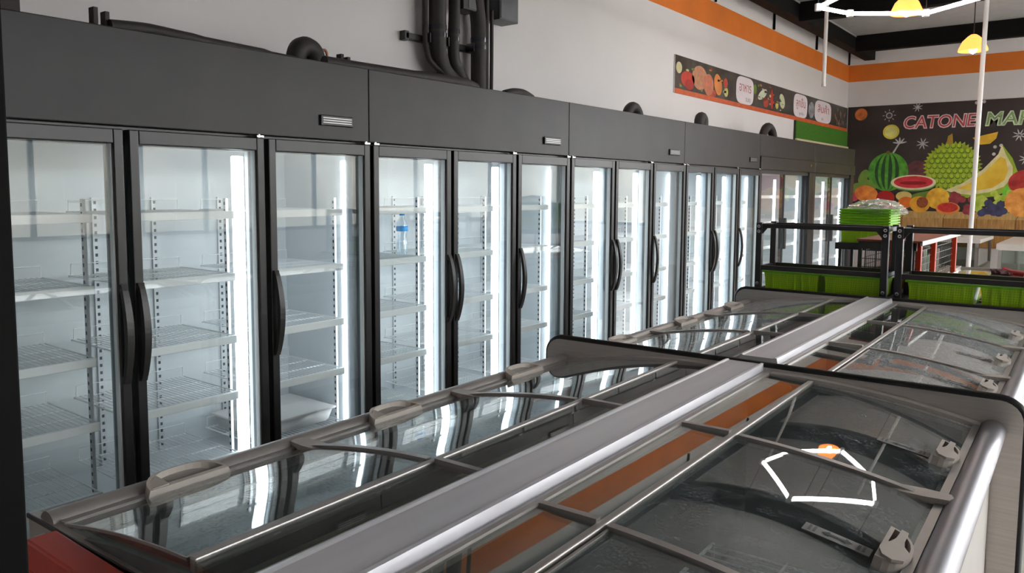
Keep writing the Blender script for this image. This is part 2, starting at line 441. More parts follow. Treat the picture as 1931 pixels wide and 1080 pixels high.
# ---- sliding-door freezers
SW = 1.875
def make_slider(name, label, group, headmat):
    root = thing(name, label, 'freezer', (0, 0, 0), 0, group)
    D = -.70; m = MB()
    m.box(D, -.03, .001, .035, 0, ZT); m.box(D, -.03, SW-.035, SW-.001, 0, ZT); m.box(D, D+.03, .035, SW-.035, 0, ZT)
    m.box(D, -.03, .035, SW-.035, ZT-.03, ZT); m.box(D, -.03, .035, SW-.035, .03, .14); m.box(-.12, -.02, .035, SW-.035, 1.66, 1.72)
    m.build('cabinet', BLACKMET, root)
    m = MB(); m.box(D+.03, -.12, .035, .06, .14, 1.70); m.box(D+.03, -.12, SW-.06, SW-.035, .14, 1.70); m.box(D+.03, D+.06, .06, SW-.06, .14, 1.70)
    m.box(D+.06, -.12, .06, SW-.06, 1.67, 1.70); m.box(D+.06, -.12, .06, SW-.06, .14, .19)
    m.build('liner', LINER, root)
    m = MB().cbox(-.05, 0, .002, SW-.002, 1.84, ZT, .004).cbox(-.05, .014, .002, SW-.002, ZB, 1.838, .006)
    m.build('header_panel', headmat, root)
    MB().cyl((.01, SW-.21, 1.785), (.026, SW-.21, 1.785), .018, 16).build('lock', CHROME, root)
    MB().cbox(-.04, .0, .002, .07, 0.0, ZB, .004).build('frame_post', DOORBLK, root)
    MB().cbox(-.04, .0, SW-.17, SW-.002, 0.0, ZB, .004).build('frame_post', DOORBLK, root)
    sh = None
    for k in range(2):
        for z in (1.42, 1.12, .84, .56, .27):
            if sh is None: sh = shelf_mesh(SW/2-.1, .44).build('shelf', WIREW, root); sh.location = (-.14, .06, z)
            else: inst(sh, root, (-.14, .06+k*(SW/2-.05), z))
        a = .07+k*(SW-.24)/2-.01*k; b = a+(SW-.24)/2+.01; x = -.03-.035*k; m = MB(); f = .035
        m.cbox(x-.02, x, a, a+f, .13, 1.70, .003); m.cbox(x-.02, x, b-f, b, .13, 1.70, .003)
        m.box(x-.02, x, a+f, b-f, 1.66, 1.70); m.box(x-.02, x, a+f, b-f, .13, .17)
        d = m.build('door', DOORBLK, root)
        MB().box(x-.012, x-.006, a+f, b-f, .17, 1.66).build('pane', DOORGLASS, d)
        if k == 0: MB().cbox(x, x+.035, b-.05, b+.005, .80, 1.16, .008).build('handle', HANDLEBLK, d)
        MB().cbox(-.135, -.115, b-.09, b-.05, .25, 1.60, .004).build('light_strip', LED, root)
    return root
grp = 'sliding-door upright freezers at the end of the row'
s1 = make_slider('sliding_door_freezer', 'dark upright freezer with two sliding glass doors, beside the last three-door freezer', grp, HEADER)
s1.location = (XF, Y1+3*UW, 0)
s2 = make_slider('sliding_door_freezer', 'dark sliding-door upright freezer standing last in the row toward the fruit mural', grp, HEADER)
s2.location = (XF, Y1+3*UW+SW, 0)

# ------------------------------------------------------------------ island freezers
def zp(x): x = abs(x); return -.211*x*x+.064*x+.854
LL = 0.645
def profile_pts(x0, x1, n=10): return [(x0+(x1-x0)*i/n, zp(x0+(x1-x0)*i/n)) for i in range(n+1)]
def curved_sheet(m, x0, x1, y0, y1, up=.0, th=.005, n=12, mi=0):
    P = profile_pts(x0, x1, n)
    for (dz, flip) in ((up, 0), (up-th, 1)):
        v = []
        for (x, z) in P: v += [(x, y0, z+dz), (x, y1, z+dz)]
        f = [(2*i, 2*i+2, 2*i+3, 2*i+1) for i in range(n)]
        if (x1 > x0) == bool(flip): f = [q[::-1] for q in f]
        m.add(v, f, mi, True)
    for y in (y0, y1):
        v = []
        for (x, z) in P: v += [(x, y, z+up), (x, y, z+up-th)]
        m.add(v, [(2*i, 2*i+1, 2*i+3, 2*i+2) for i in range(n)], mi)
    for (x, z) in (P[0], P[-1]):
        m.add([(x, y0, z+up), (x, y1, z+up), (x, y1, z+up-th), (x, y0, z+up-th)], [(0, 1, 2, 3)], mi)
def curved_bar(m, x0, x1, y0, y1, lo, hi, n=12, mi=0):
    P = profile_pts(x0, x1, n); v = []
    for (x, z) in P: v += [(x, y0, z+lo), (x, y1, z+lo), (x, y1, z+hi), (x, y0, z+hi)]
    f = []
    for i in range(n):
        for j in range(4): f.append((i*4+j, i*4+(j+1) % 4, (i+1)*4+(j+1) % 4, (i+1)*4+j))
    f += [(0, 1, 2, 3), tuple(n*4+j for j in (3, 2, 1, 0))]
    m.add(v, f, mi)
def d_outline(L, W, n=14, inset=0.0):
    """D shape: straight edge on x=0, bulging to +x, long axis y"""
    pts = []
    for i in range(n+1):
        t = -PI/2+PI*i/n
        pts.append(((W-inset)*abs(math.cos(t))**.85, (L/2-inset)*math.sin(t)))
    return [(max(x, inset), y) for (x, y) in pts]
def grip_mesh(covered):
    m = MB(); L_, W_, H_ = .20, .068, (.030 if covered else .036)
    o = d_outline(L_, W_); i_ = d_outline(L_, W_, inset=.010); n = len(o)
    ht = (lambda x: H_) if covered else (lambda x: .014+(H_-.014)*min(1, x/(W_*.8)))
    v = [(x, y, 0) for (x, y) in o]+[(x*.95, y*.95, ht(x)) for (x, y) in o]+[(x, y*.97, ht(x)) for (x, y) in i_]+[(x, y, .004) for (x, y) in i_]
    f = []
    for k in range(n):
        k2 = (k+1) % n
        for r in range(3): f.append((r*n+k, r*n+k2, (r+1)*n+k2, (r+1)*n+k))
    f += [tuple(range(n)), tuple(range(3*n, 4*n))]
    m.add(v, f)
    if covered:
        # tongue shaped cover: a broad pad on one half, a neck across the other
        pad = [(.002, -.060), (.012, -.084), (.034, -.090), (.056, -.072), (.062, -.045), (.058, -.02), (.045, .0), (.040, .03), (.040, .085), (.024, .088), (.022, .03), (.016, .0), (.004, -.018), (.0, -.045)]
        m.prism(pad, 'z', H_-.002, H_+.006)
    else:
        # closed sloping shoulder at one end
        e = [(.003, -.088), (.012, -.093), (.030, -.080), (.046, -.058), (.003, -.052)]
        v = [(x, y, .002) for (x, y) in e]+[(.003, -.086, .016), (.012, -.089, .018), (.030, -.077, .026), (.046, -.056, .033), (.003, -.050, .018)]
        m.add(v, [(0, 1, 2, 3, 4), (5, 6, 7, 8, 9)]+[(i, (i+1) % 5, 5+(i+1) % 5, 5+i) for i in range(5)])
    return m

def make_island(name, label, group, loc, rz, near):
    root = thing(name, label, 'freezer', loc, rz, group)
    L = 2.0
    # body: outer skin and tub
    m = MB()
    for s in (-1, 1):
        a, b = sorted((s*.735, s*.705)); m.box(a, b, .02, 1.96, .08, .775)
    m.box(-.705, .705, .02, .05, .08, .775); m.box(-.705, .705, 1.93, 1.96, .08, .775)
    m.build('body', BODYW, root)
    MB().box(-.70, .70, .03, 1.95, 0, .08).build('plinth', BLACKMET, root)
    for s in (-1, 1):
        m = MB(); a, b = sorted((s*.03, s*.705)); m.box(a, b, .05, 1.93, .28, .30)
        a, b = sorted((s*.665, s*.705)); m.box(a, b, .05, 1.93, .30, .765)
        a, b = sorted((s*.02, s*.04)); m.box(a, b, .05, 1.93, .30, .835)
        a, b = sorted((s*.04, s*.665))
        for (p, q) in ((.05, .07), (1.91, 1.93)):
            m.prism([(s*.04, .30), (s*.665, .30), (s*.665, .785), (s*.48, .815), (s*.235, .835), (s*.04, .835)], 'y', p, q)
        m.build('tub', TUB, root)
    # end panels
    def plate(y0, y1, w_, zt, rad):
        pts = [(-w_, .08)]
        for i in range(7): t = PI-PI/2*i/6; pts.append((-w_+rad+rad*math.cos(t), zt-rad+rad*math.sin(t)))
        for i in range(7): t = PI/2-PI/2*i/6; pts.append((w_-rad+rad*math.cos(t), zt-rad+rad*math.sin(t)))
        pts.append((w_, .08)); return MB().prism(pts, 'y', y0, y1), pts
    m, pts = plate(1.965, 2.0, .808, .874, .06); ep = m.build('end_panel', STEEL, root)
    MB().tube([(x, 1.983, z) for (x, z) in pts], .016, 8).build('edge_trim', RUBBER, ep)
    # low near end with a glass gusset up to the lid curve
    ep = MB().box(-.80, .80, .038, .058, .08, .797).build('end_panel', STEEL, root)
    MB().cbox(-.803, .803, .034, .0395, .790, .800, .002).build('edge_trim', RUBBER, ep)
    pts = [(-.72, .803)]+[(x, zp(x)-.004) for x in (-.69, -.6, -.48, -.36, -.235)]+[(-.1, .853), (.1, .853)]+[(x, zp(x)-.004) for x in (.235, .36, .48, .6, .69)]+[(.72, .803)]
    MB().prism(pts, 'y', .056, .060).build('end_pane', STRIPGLASS, root)
    # ridge
    m = MB().prism([(-.086, .848), (-.084, .858), (-.070, .861), (-.066, .886), (-.058, .887), (-.052, .884), (.052, .884), (.058, .887), (.066, .886), (.070, .861), (.084, .858), (.086, .848)], 'y', .040, 1.995)
    m.build('ridge_cap', RIDGE, root)
    for s in (-1, 1):
        a, b = sorted((s*.088, s*.10)); MB().box(a, b, .058, 1.965, .845, .868).build('ridge_rail', ALU, root)
        # mid rail with a groove
        m = MB(); a, b = sorted((s*.226, s*.243)); m.cbox(a, b, .058, 1.965, zp(.236)-.022, zp(.236)+.005, .003)
        m.build('mid_rail', ALU, root)
        # outer tube and flange
        MB().cyl((s*.735, .046, .783), (s*.735, 1.965, .783), .033, 20).build('bumper_tube', ALUP if s > 0 else ALU, root)
        m = MB(); a, b = sorted((s*.672, s*.715)); m.box(a, b, .058, 1.965, .762, .784); m.build('lid_track', ALU, root)
        # end frames
        m = MB(); curved_bar(m, s*.10, s*.705, 1.93, 1.965, -.045, .008); curved_bar(m, s*.26, s*.70, 1.912, 1.93, -.035, -.004); m.build('end_frame', ENDF, root)
        for k in range(3):
            ys = (.058, .648, 1.283, 1.93) if s < 0 else (.058, .585, 1.243, 1.93); y0, y1 = ys[k], ys[k+1]
            # fixed strip of glass beside the ridge
            g = MB(); P = [(.10, .862), (.226, zp(.226))]
            v = [(s*.10, y0, .862), (s*.226, y0, zp(.226)), (s*.226, y1, zp(.226)), (s*.10, y1, .862)]
            g.add(v+[(x, y, z-.005) for (x, y, z) in v], [(0, 1, 2, 3), (4, 7, 6, 5), (0, 4, 5, 1), (1, 5, 6, 2), (2, 6, 7, 3), (3, 7, 4, 0)])
            g.build('fixed_pane', STRIPGLASS, root)
            if k: MB().box(min(s*.10, s*.226), max(s*.10, s*.226), y0-.008, y0+.008, .852, .868).build('cross_bar', ALU, root)
            # sliding lid
            m = MB()
            if k > 0: curved_bar(m, s*.25, s*.70, y0-.010, y0+.008, -.014, .006)
            else: a_, b_ = sorted((s*.25, s*.256)); m.box(a_, b_, y0, y1, zp(.253)-.006, zp(.253)+.001); curved_bar(m, s*.25, s*.70, y0, y0+.003, -.005, .0005)
            a, b = sorted((s*.688, s*.706)); m.box(a, b, y0, y1, zp(.70)-.012, zp(.70)+.006)
            lid = m.build('lid', ALU, root)
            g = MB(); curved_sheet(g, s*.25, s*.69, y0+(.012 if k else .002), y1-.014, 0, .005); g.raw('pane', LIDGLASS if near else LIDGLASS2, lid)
            hy = y0+((.265, .335, .355)[k] if s < 0 else .315)
            h = grip_mesh(s > 0).build('handle', BEIGE, lid)
            if s < 0: h.location = (s*.672, hy, zp(.655)-.004); h.rotation_euler = (0, math.radians(8), PI); h.scale = (1, -1, 1)
            else: h.location = (s*.642, hy, zp(.65)-.002); h.rotation_euler = (0, math.radians(14), 0); h.scale = (.8, .78, .8)
            MBs = MB()
            xs, xe = s*.60, s*.722
            pts = [(s*.60, -.012), (s*.615, -.024), (s*.665, -.026), (s*.715, -.02), (s*.722, 0), (s*.715, .02), (s*.665, .026), (s*.615, .024), (s*.60, .012)]
            if k > 0:
                st = MB().prism(pts, 'z', 0, .014).build('stop_cap', BEIGE, lid); st.location = (0, y0, zp(.67)+.002-.005)
                st.rotation_euler = (0, 0, 0)
            if s > 0:
                # paper sticker with a double arrow
                m = MB(); curved_sheet(m, .515, .635, hy-.052, hy-.018, .002, .0015, 6)
                stk = m.build('arrow_sticker', mat('sticker_paper', (0.27, 0.265, 0.25), .6), lid)
                m = MB()
                for (p, q, r_) in ((.548, .562, 1), (.590, .604, -1)):
                    xa, xb = (p, q) if r_ > 0 else (q, p)
                    m.add([(xa, hy-.035, zp(xa)+.0032), (xb, hy-.046, zp(xb)+.0032), (xb, hy-.024, zp(xb)+.0032)], [(0, 1, 2)])
                m.add([(.56, hy-.039, zp(.56)+.0032), (.592, hy-.039, zp(.592)+.0032), (.592, hy-.031, zp(.592)+.0032), (.56, hy-.031, zp(.56)+.0032)], [(0, 1, 2, 3)])
                for xq in (.524, .533, .612, .621):
                    for yq in range(5): m.add([(xq, hy-.047+yq*.005, zp(xq)+.0032), (xq+.005, hy-.047+yq*.005, zp(xq+.005)+.0032), (xq+.005, hy-.044+yq*.005, zp(xq+.005)+.0032), (xq, hy-.044+yq*.005, zp(xq)+.0032)], [(0, 1, 2, 3)])
                m.build('arrow_print', HOLE, stk)
    # wire floor racks and dividers inside the tub
    MB().box(-.235, -.14, .05, 1.93, .79, .80).build('cover_board', mat('olive_cover_board', (0.24, 0.225, 0.17), .5), root)
    for s in ((-1, 1) if not near else (-1,)):
        m = MB()
        for i in range(24): m.cyl((s*.06, .10+i*.078, .335), (s*.65, .10+i*.078, .335), .003, 4)
        for i in range(6): m.cyl((s*(.08+i*.11), .09, .332), (s*(.08+i*.11), 1.90, .332), .003, 4)
        m.build('wire_floor_rack', STDM, root)
    return root
grp = 'double-sided glass-lid island freezers'
isl1 = make_island('island_freezer', 'stainless double island freezer with dusty curved lids, beside the red metal frame', grp, (-.93, .60, 0), math.radians(1.5), True)
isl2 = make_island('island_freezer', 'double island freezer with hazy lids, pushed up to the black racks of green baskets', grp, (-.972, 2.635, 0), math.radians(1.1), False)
# basket and upright divider rod inside the near island
wb = MB()
for i in range(12): wb.cyl((.30, .62+i*.03, .70), (.62, .62+i*.03, .70), .003, 5)
for x in (.30, .46, .62): wb.cyl((x, .61, .70), (x, .96, .70), .004, 5)
for (x, y) in ((.30, .61), (.62, .61), (.30, .96), (.62, .96)): wb.cyl((x, y, .33), (x, y, .70), .004, 5)
o = wb.build('wire_basket', STDM); o.location = isl1.location; o.rotation_euler = isl1.rotation_euler
tag(o, 'grey wire basket under the dusty lids of the island freezer beside the red metal frame', 'basket')

# ------------------------------------------------------------------ baskets and racks
def grid_plastic(name, col, hole, sx, sz):
    """lime plastic with rows of small moulded slots"""
    m = mat(name, col, .42, var=.05, scale=5)
    nt = m.node_tree; N = nt.nodes; L = nt.links; p = N['Principled BSDF']
    src = p.inputs['Base Color'].links[0].from_socket
    t = N.new('ShaderNodeTexCoord'); sp = N.new('ShaderNodeSeparateXYZ'); L.new(t.outputs['Object'], sp.inputs[0])
    ad = N.new('ShaderNodeMath'); ad.operation = 'ADD'; L.new(sp.outputs[0], ad.inputs[0]); L.new(sp.outputs[1], ad.inputs[1])
    outs = []
    for (sock, k, th) in ((ad.outputs[0], sx, .25), (sp.outputs[2], sz, .25)):
        a = N.new('ShaderNodeMath'); a.operation = 'MULTIPLY'; a.inputs[1].default_value = k; L.new(sock, a.inputs[0])
        b = N.new('ShaderNodeMath'); b.operation = 'SINE'; L.new(a.outputs[0], b.inputs[0])
        c = N.new('ShaderNodeMath'); c.operation = 'GREATER_THAN'; c.inputs[1].default_value = th; L.new(b.outputs[0], c.inputs[0]); outs.append(c)
    mu = N.new('ShaderNodeMath'); mu.operation = 'MULTIPLY'; L.new(outs[0].outputs[0], mu.inputs[0]); L.new(outs[1].outputs[0], mu.inputs[1])
    mf = N.new('ShaderNodeMath'); mf.operation = 'MULTIPLY'; mf.inputs[1].default_value = .55; L.new(mu.outputs[0], mf.inputs[0])
    mx = N.new('ShaderNodeMix'); mx.data_type = 'RGBA'; L.new(mf.outputs[0], mx.inputs['Factor']); L.new(src, mx.inputs['A'])
    mx.inputs['B'].default_value = (*hole, 1); L.new(mx.outputs['Result'], p.inputs['Base Color'])
    return m
BASKM = grid_plastic('lime_slotted_plastic', srgb(164, 208, 22), srgb(80, 130, 4), 2*PI/.012, 2*PI/.013)
def basket_meshes(L_, W_, H_):
    """shell, rim, base; origin at base centre, long axis x"""
    m = MB(); t = .82
    def ring(z, k, ins=0): a, b = L_/2*k-ins, W_/2*k-ins; return [(-a, -b, z), (a, -b, z), (a, b, z), (-a, b, z)]
    o0, o1, i1, i0 = ring(0, .90), ring(H_, 1), ring(H_, 1, .004), ring(.004, .90, .004)
    v = o0+o1+i1+i0; f = []
    for r in range(3):
        for k in range(4): f.append((r*4+k, r*4+(k+1) % 4, (r+1)*4+(k+1) % 4, (r+1)*4+k))
    f += [(3, 2, 1, 0), (12, 13, 14, 15)]
    m.add(v, f)
    rim = MB(); a, b, e = L_/2, W_/2, .012
    rim.cbox(-a-e, a+e, -b-e, -b+.002, H_-.010, H_+.002, .003); rim.cbox(-a-e, a+e, b-.002, b+e, H_-.010, H_+.002, .003)
    rim.cbox(-a-e, -a+.002, -b, b, H_-.010, H_+.002, .003); rim.cbox(a-.002, a+e, -b, b, H_-.010, H_+.002, .003)
    rib = MB()
    n = int(L_/.045)
    for i in range(n+1):
        x = -L_/2*.93+i*L_*.93/n
        for s in (-1, 1): rib.add([(x-.003, s*W_/2*.9, .002), (x+.003, s*W_/2*.9, .002), (x+.003, s*W_/2, H_), (x-.003, s*W_/2, H_),
                                   (x-.003, s*(W_/2*.9+.004), .002), (x+.003, s*(W_/2*.9+.004), .002), (x+.003, s*(W_/2+.004), H_), (x-.003, s*(W_/2+.004), H_)],
                                  [(0, 1, 2, 3), (4, 5, 6, 7), (0, 1, 5, 4), (1, 2, 6, 5), (2, 3, 7, 6), (3, 0, 4, 7)])
    return m, rim, rib
def make_basket(label, group, L_=.33, W_=.22, H_=.118):
    root = thing('plastic_basket', label, 'basket', (0, 0, 0), 0, group)
    a, b, c = basket_meshes(L_, W_, H_)
    a.add(c.v, c.f, 1); a.build('shell', [BASKM, GREEN], root); b.build('rim', GREEN2, root)
    return root
def make_rack(label, x0, x1, y0, y1):
    root = thing('basket_rack', label, 'rack', (0, 0, 0), 0, 'black steel basket racks')
    pw_ = .036
    for (x, y) in ((x0, y0), (x1-pw_, y0), (x0, y1-pw_), (x1-pw_, y1-pw_)):
        p = MB().cbox(x, x+pw_, y, y+pw_, 0, 1.275, .003).build('post', BLACKMET, root)
        if y == y0:
            m = MB()
            for zz in (1.252, 1.222, .90): m.cyl((x+pw_/2, y-.003, zz), (x+pw_/2, y, zz), .010, 12); m.cyl((x+pw_/2, y-.005, zz), (x+pw_/2, y, zz), .005, 8, 1)
            m.build('bolt', [CHROME, HOLE], p)
    for y in (y0+.006, y1-.03):
        MB().cbox(x0+pw_, x1-pw_, y, y+.024, 1.242, 1.268, .003).build('top_rail', BLACKMET, root)
        MB().cbox(x0+pw_, x1-pw_, y, y+.024, .983, 1.012, .003).build('shelf_rail', BLACKMET, root)
        MB().cbox(x0+pw_, x1-pw_, y, y+.024, .845, .868, .003).build('shelf_rail', BLACKMET, root)
    for x in (x0+.006, x1-.03):
        for z in (1.242, .983, .845): MB().box(x, x+.022, y0+pw_, y1-pw_, z, z+.024).build('side_rail', BLACKMET, root)
    MB().box(x0+.03, x1-.03, y0+.03, y1-.03, .850, .858).build('shelf_plate', BLACKMET, root)
    for (x, s) in ((x0+pw_, 1), (x1-pw_, -1)):
        MB().prism([(x, 1.242), (x+s*.03, 1.242), (x, 1.205)], 'y', y0+.01, y0+.02).build('gusset', BLACKMET, root)
    return root
RY0, RY1 = 4.72, 5.01
make_rack('black steel basket rack with two lime baskets, in front of the sliding-door freezers', -1.755, -1.0, RY0, RY1)
make_rack('black steel basket rack with lime baskets, in front of the red-post shelf', -.962, -.20, RY0, RY1)
labs = ('lime slotted basket at the freezer-wall end of the basket rack before sliding-door freezers',
        'lime slotted basket beside the paired rack posts, in the rack before the sliding-door freezers',
        'lime slotted basket beside the paired rack posts, under the red-post shelf',
        'lime slotted basket at the far end of the rack from the paired posts')
bk = make_basket(labs[0], 'lime baskets in the black racks')
for k, x in enumerate((-1.545, -1.185, -.735, -.385)):
    o = bk if k == 0 else copy_tree(bk)
    o['label'] = labs[k]; o.location = (x, 4.868, .859)

# stack of nested baskets on a black stand
STX, STY, STZ = -1.485, 6.35, 1.085
st = thing('wire_stand', 'black steel stand under the stack of lime baskets', 'stand', (STX, STY, .815))
for (x, y) in ((-.17, -.17), (.15, -.17), (-.17, .17), (.15, .17)): MB().box(x, x+.02, y, y+.02, -.01, STZ-.815).build('post', BLACKMET, st)
MB().cbox(-.19, .19, -.2, .2, STZ-.865, STZ-.815, .004).build('top_plate', BLACKMET, st)
sb = make_basket('', 'stack of nested lime baskets', .34, .30, .135)
for k in range(7):
    o = sb if k == 0 else copy_tree(sb)
    o.location = (STX, STY, STZ+k*.0195)
    pos = ('bottom basket, showing its whole slotted side', 'second basket from the bottom', 'third basket from the bottom', 'middle basket', 'third basket from the top', 'second basket from the top', 'top basket, under the clear plastic wrap')[k]
    o['label'] = 'lime nested basket in the stack on the stand, '+pos
# crumpled clear wrap over the stack
def crumple(name, c, sx, sy, sz, matl, n=26, amp=.35, seed=3):
    rnd = random.Random(seed); m = MB(); V = []; Fc = []
    for i in range(n+1):
        ph = PI*.5*i/n*1.25
        for j in range(n*2):
            th = 2*PI*j/(n*2); r = 1+amp*(rnd.random()-.5)
            V.append((c[0]+sx*r*math.sin(min(ph, PI/2))*math.cos(th), c[1]+sy*r*math.sin(min(ph, PI/2))*math.sin(th), c[2]+sz*(math.cos(ph))*(1+amp*(rnd.random()-.5))))
    for i in range(n):
        for j in range(n*2): Fc.append((i*n*2+j, i*n*2+(j+1) % (n*2), (i+1)*n*2+(j+1) % (n*2), (i+1)*n*2+j))
    m.add(V, Fc); return m.build(name, matl)
WRAP = glass('crumpled_wrap', (0.96, 0.96, 0.95), dust=.35, base=.12, power=2.5, dcol=(.8, .8, .78), dscale=40, rough=.25)
o = crumple('plastic_wrap', (STX+.05, STY, STZ+.245), .19, .17, .075, WRAP)
tag(o, 'crumpled clear plastic wrap over the stack of lime baskets', 'wrap')

# ------------------------------------------------------------------ third island with the red-post shelf
isl3 = thing('display_island', 'far island freezer with curved glass top reflecting the mural, below the red-post shelf', 'freezer', (-1.02, 5.03, 0))
m = MB(); m.box(-.73, .73, 0, 2.15, .08, .76); m.build('body', BODYW, isl3)
MB().box(-.70, .70, .02, 2.13, 0, .08).build('plinth', BLACKMET, isl3)
for s in (-1, 1):
    m = MB(); curved_sheet(m, s*.05, s*.70, .02, 2.13, 0, .005, 14); m.raw('lid', glass('far_lid_glass', (.55, .6, .58), dust=.2, base=.10, power=3.0), isl3)
    m = MB(); curved_bar(m, s*.0, s*.72, 2.12, 2.15, -.03, .012); m.build('end_frame', ALU, isl3)
    m = MB(); curved_bar(m, s*.0, s*.72, 0, .03, -.03, .012); m.build('end_frame', ALU, isl3)
    MB().cyl((s*.72, 0, .785), (s*.72, 2.15, .785), .03, 14).build('bumper_tube', ALU, isl3)
MB().box(-.05, .05, 0, 2.15, .84, .875).build('ridge_cap', ALU, isl3)
MB().box(-.71, .71, .02, 2.13, .755, .765).build('tub_floor', TUB, isl3)
rs = thing('red_post_shelf', 'red-post shelf with black mesh sides standing on the far island freezer', 'shelf', (-1.02, 5.03, .875))
XA, XB_ = -.19, .11
for (x, y) in ((-.015, .0), (XB_, .06), (XB_, .52), (XB_, 1.32), (XA+.02, 1.32), (XA+.02, .60)):
    p = MB().cbox(x-.015, x+.015, y-.02, y+.02, 0, .295, .003).build('post', REDP, rs)
    MB().cyl((x+.015, y, .16), (x+.019, y, .16), .006, 10).build('bolt', CHROME, p)
MB().cbox(XA-.03, XB_+.03, -.02, 1.36, .295, .308, .003).build('top_board', mat('red_brown_board', srgb(150, 70, 48), .5), rs)
MB().cbox(XB_+.018, XB_+.032, -.02, 1.36, .280, .308, .003).build('top_rail', ALU, rs)
MB().cbox(XB_+.018, XB_+.03, -.02, 1.36, -.002, .03, .003).build('bottom_rail', WHITEP, rs)
m = MB()
for (xm) in (XB_-.01, XA+.01):
    for i in range(27): y = .03+i*.049; m.cyl((xm, y, 0), (xm, y, .295), .0022, 4)
    for i in range(7): z = .02+i*.044; m.cyl((xm, .02, z), (xm, 1.32, z), .0022, 4)
m.build('mesh_panel', BLACKMET, rs)
m = MB()
for i in range(5): x = XA+.02+i*.058; m.cyl((x, 0, 0), (x, 0, .295), .003, 4)
for i in range(5): z = .04+i*.05; m.cyl((XA, 0, z), (XB_, 0, z), .003, 4)
m.box(XA-.02, XA+.0, -.015, .005, 0, .30); m.box(XB_-.03, XB_-.01, -.015, .005, 0, .30); m.box(XA, XB_, -.015, .005, .25, .30)
m.build('end_mesh', BLACKMET, rs)
# goods lying inside the shelf
for k, (y, h, c) in enumerate(((.25, .2, (120, 70, 40)), (.62, .22, (90, 100, 60)), (.78, .18, (60, 90, 60)), (1.08, .2, (110, 95, 80)))):
    o = MB().cbox(-.11, .05, y-.09, y+.07, 0, h, .012).build('grocery_pack', mat('pack_paper_%d' % k, srgb(*c), .5, var=.5, scale=25))
    o.location = (-1.02, 5.03, .876)
    tag(o, ('brown packet', 'olive green packet', 'dark green packet', 'grey-brown packet')[k]+' behind the black mesh of the red-post shelf', 'packet', 'packets in the red-post shelf')
# loose things on the glass of the far island
zt3 = lambda x: zp(x)+.002
pts = []; rnd = random.Random(5)
for i in range(60): t = i*.55; pts.append((.33+.05*math.cos(t)+.05*i/60+rnd.uniform(-.008, .008), 1.60+.08*math.sin(t*1.1)+rnd.uniform(-.01, .01), zp(.36)+.02+.012*math.sin(t*2.3)))
o = MB().tube(pts, .009, 6).build('tangled_strap', mat('maroon_strap', srgb(74, 30, 36), .6, var=.3)); o.location = (-1.02, 5.35, 0)
tag(o, 'tangled dark maroon strap on the far island glass', 'strap')
o = MB().cyl((.40, 1.60, zp(.41)+.024), (.56, 1.52, zp(.56)+.036), .022, 12).cyl((.36, 1.62, zp(.38)+.028), (.40, 1.60, zp(.41)+.024), .03, 12, 0, .022).build('torch', mat('red_torch_plastic', srgb(150, 38, 40), .4)); o.location = (-1.02, 5.35, 0)
tag(o, 'red hand torch lying beside the tangled strap', 'torch')
o = MB().cbox(-.05, .05, -.04, .04, 0, .035, .004).build('paper_box', WHITEP); o.location = (-1.02+.56, 5.35+1.38, zp(.56)+.002); o.rotation_euler = (0, math.radians(10), .3)
tag(o, 'small white paper box beside the red torch', 'box')

# glass-sided freezers by the back wall
def far_chest(label, x0, x1, y0, y1, h):
    r = thing('chest_freezer', label, 'freezer', (x0, y0, 0), 0, 'low glass-sided freezers by the mural wall')
    W_, D_ = x1-x0, y1-y0
    MB().cbox(0, W_, 0, D_, .05, h*.52, .01).build('body', BODYW, r)
    MB().box(.03, W_-.03, .03, D_-.03, 0, .05).build('plinth', BLACKMET, r)
    for (x, y) in ((0, 0), (W_-.04, 0), (0, D_-.04), (W_-.04, D_-.04)): MB().box(x, x+.04, y, y+.04, h*.52, h-.08).build('corner_post', ALU, r)
    gm = glass('chest_glass', (.55, .62, .58), base=.10, power=3)
    MB().box(.04, W_-.04, .014, .022, h*.52, h-.08).build('front_pane', gm, r)
    MB().box(W_-.026, W_-.018, .04, D_-.04, h*.52, h-.08).build('side_pane', gm, r)
    MB().box(.018, .026, .04, D_-.04, h*.52, h-.08).build('side_pane', gm, r)
    MB().prism([(-.02, h-.08), (W_+.02, h-.08), (W_+.02, h-.03), (W_*.6, h+.0), (-.02, h)], 'y', -.02, D_+.02).build('top_frame', BODYW, r)
    return r
far_chest('low glass-sided chest freezer beside the white pole, against the mural wall', -2.0, -1.46, 12.2, 13.6, .86)
far_chest('low glass-sided chest freezer away from the white pole, against the mural wall', -1.17, -.5, 11.6, 13.6, .82)

# ------------------------------------------------------------------ things at the near left corner
rk = thing('display_rack', 'tall black post with low orange-red metal frame at the end of the island freezer', 'rack', (-1.13, .39, 0))
MB().cbox(-.125, -.055, -.02, .03, 0, 2.15, .003).build('post', BEAMB, rk, 'tall black post')
MB().cbox(-.465, .9, .170, .226, .745, .803, .005).build('top_bar', REDP, rk)
MB().cbox(-.47, -.42, .174, .222, 0, .745, .004).build('leg', REDP, rk)
MB().cbox(.85, .9, .174, .222, 0, .745, .004).build('leg', REDP, rk)
MB().cbox(-.42, .85, .18, .215, .30, .34, .004).build('lower_bar', REDP, rk)
MB().cbox(-.42, .85, .19, .20, .34, .745, .002).build('back_sheet', BLACKMET, rk)
for z in (.30, .70): MB().box(-.11, -.08, .03, .19, z, z+.03).build('link_bar', BLACKMET, rk)

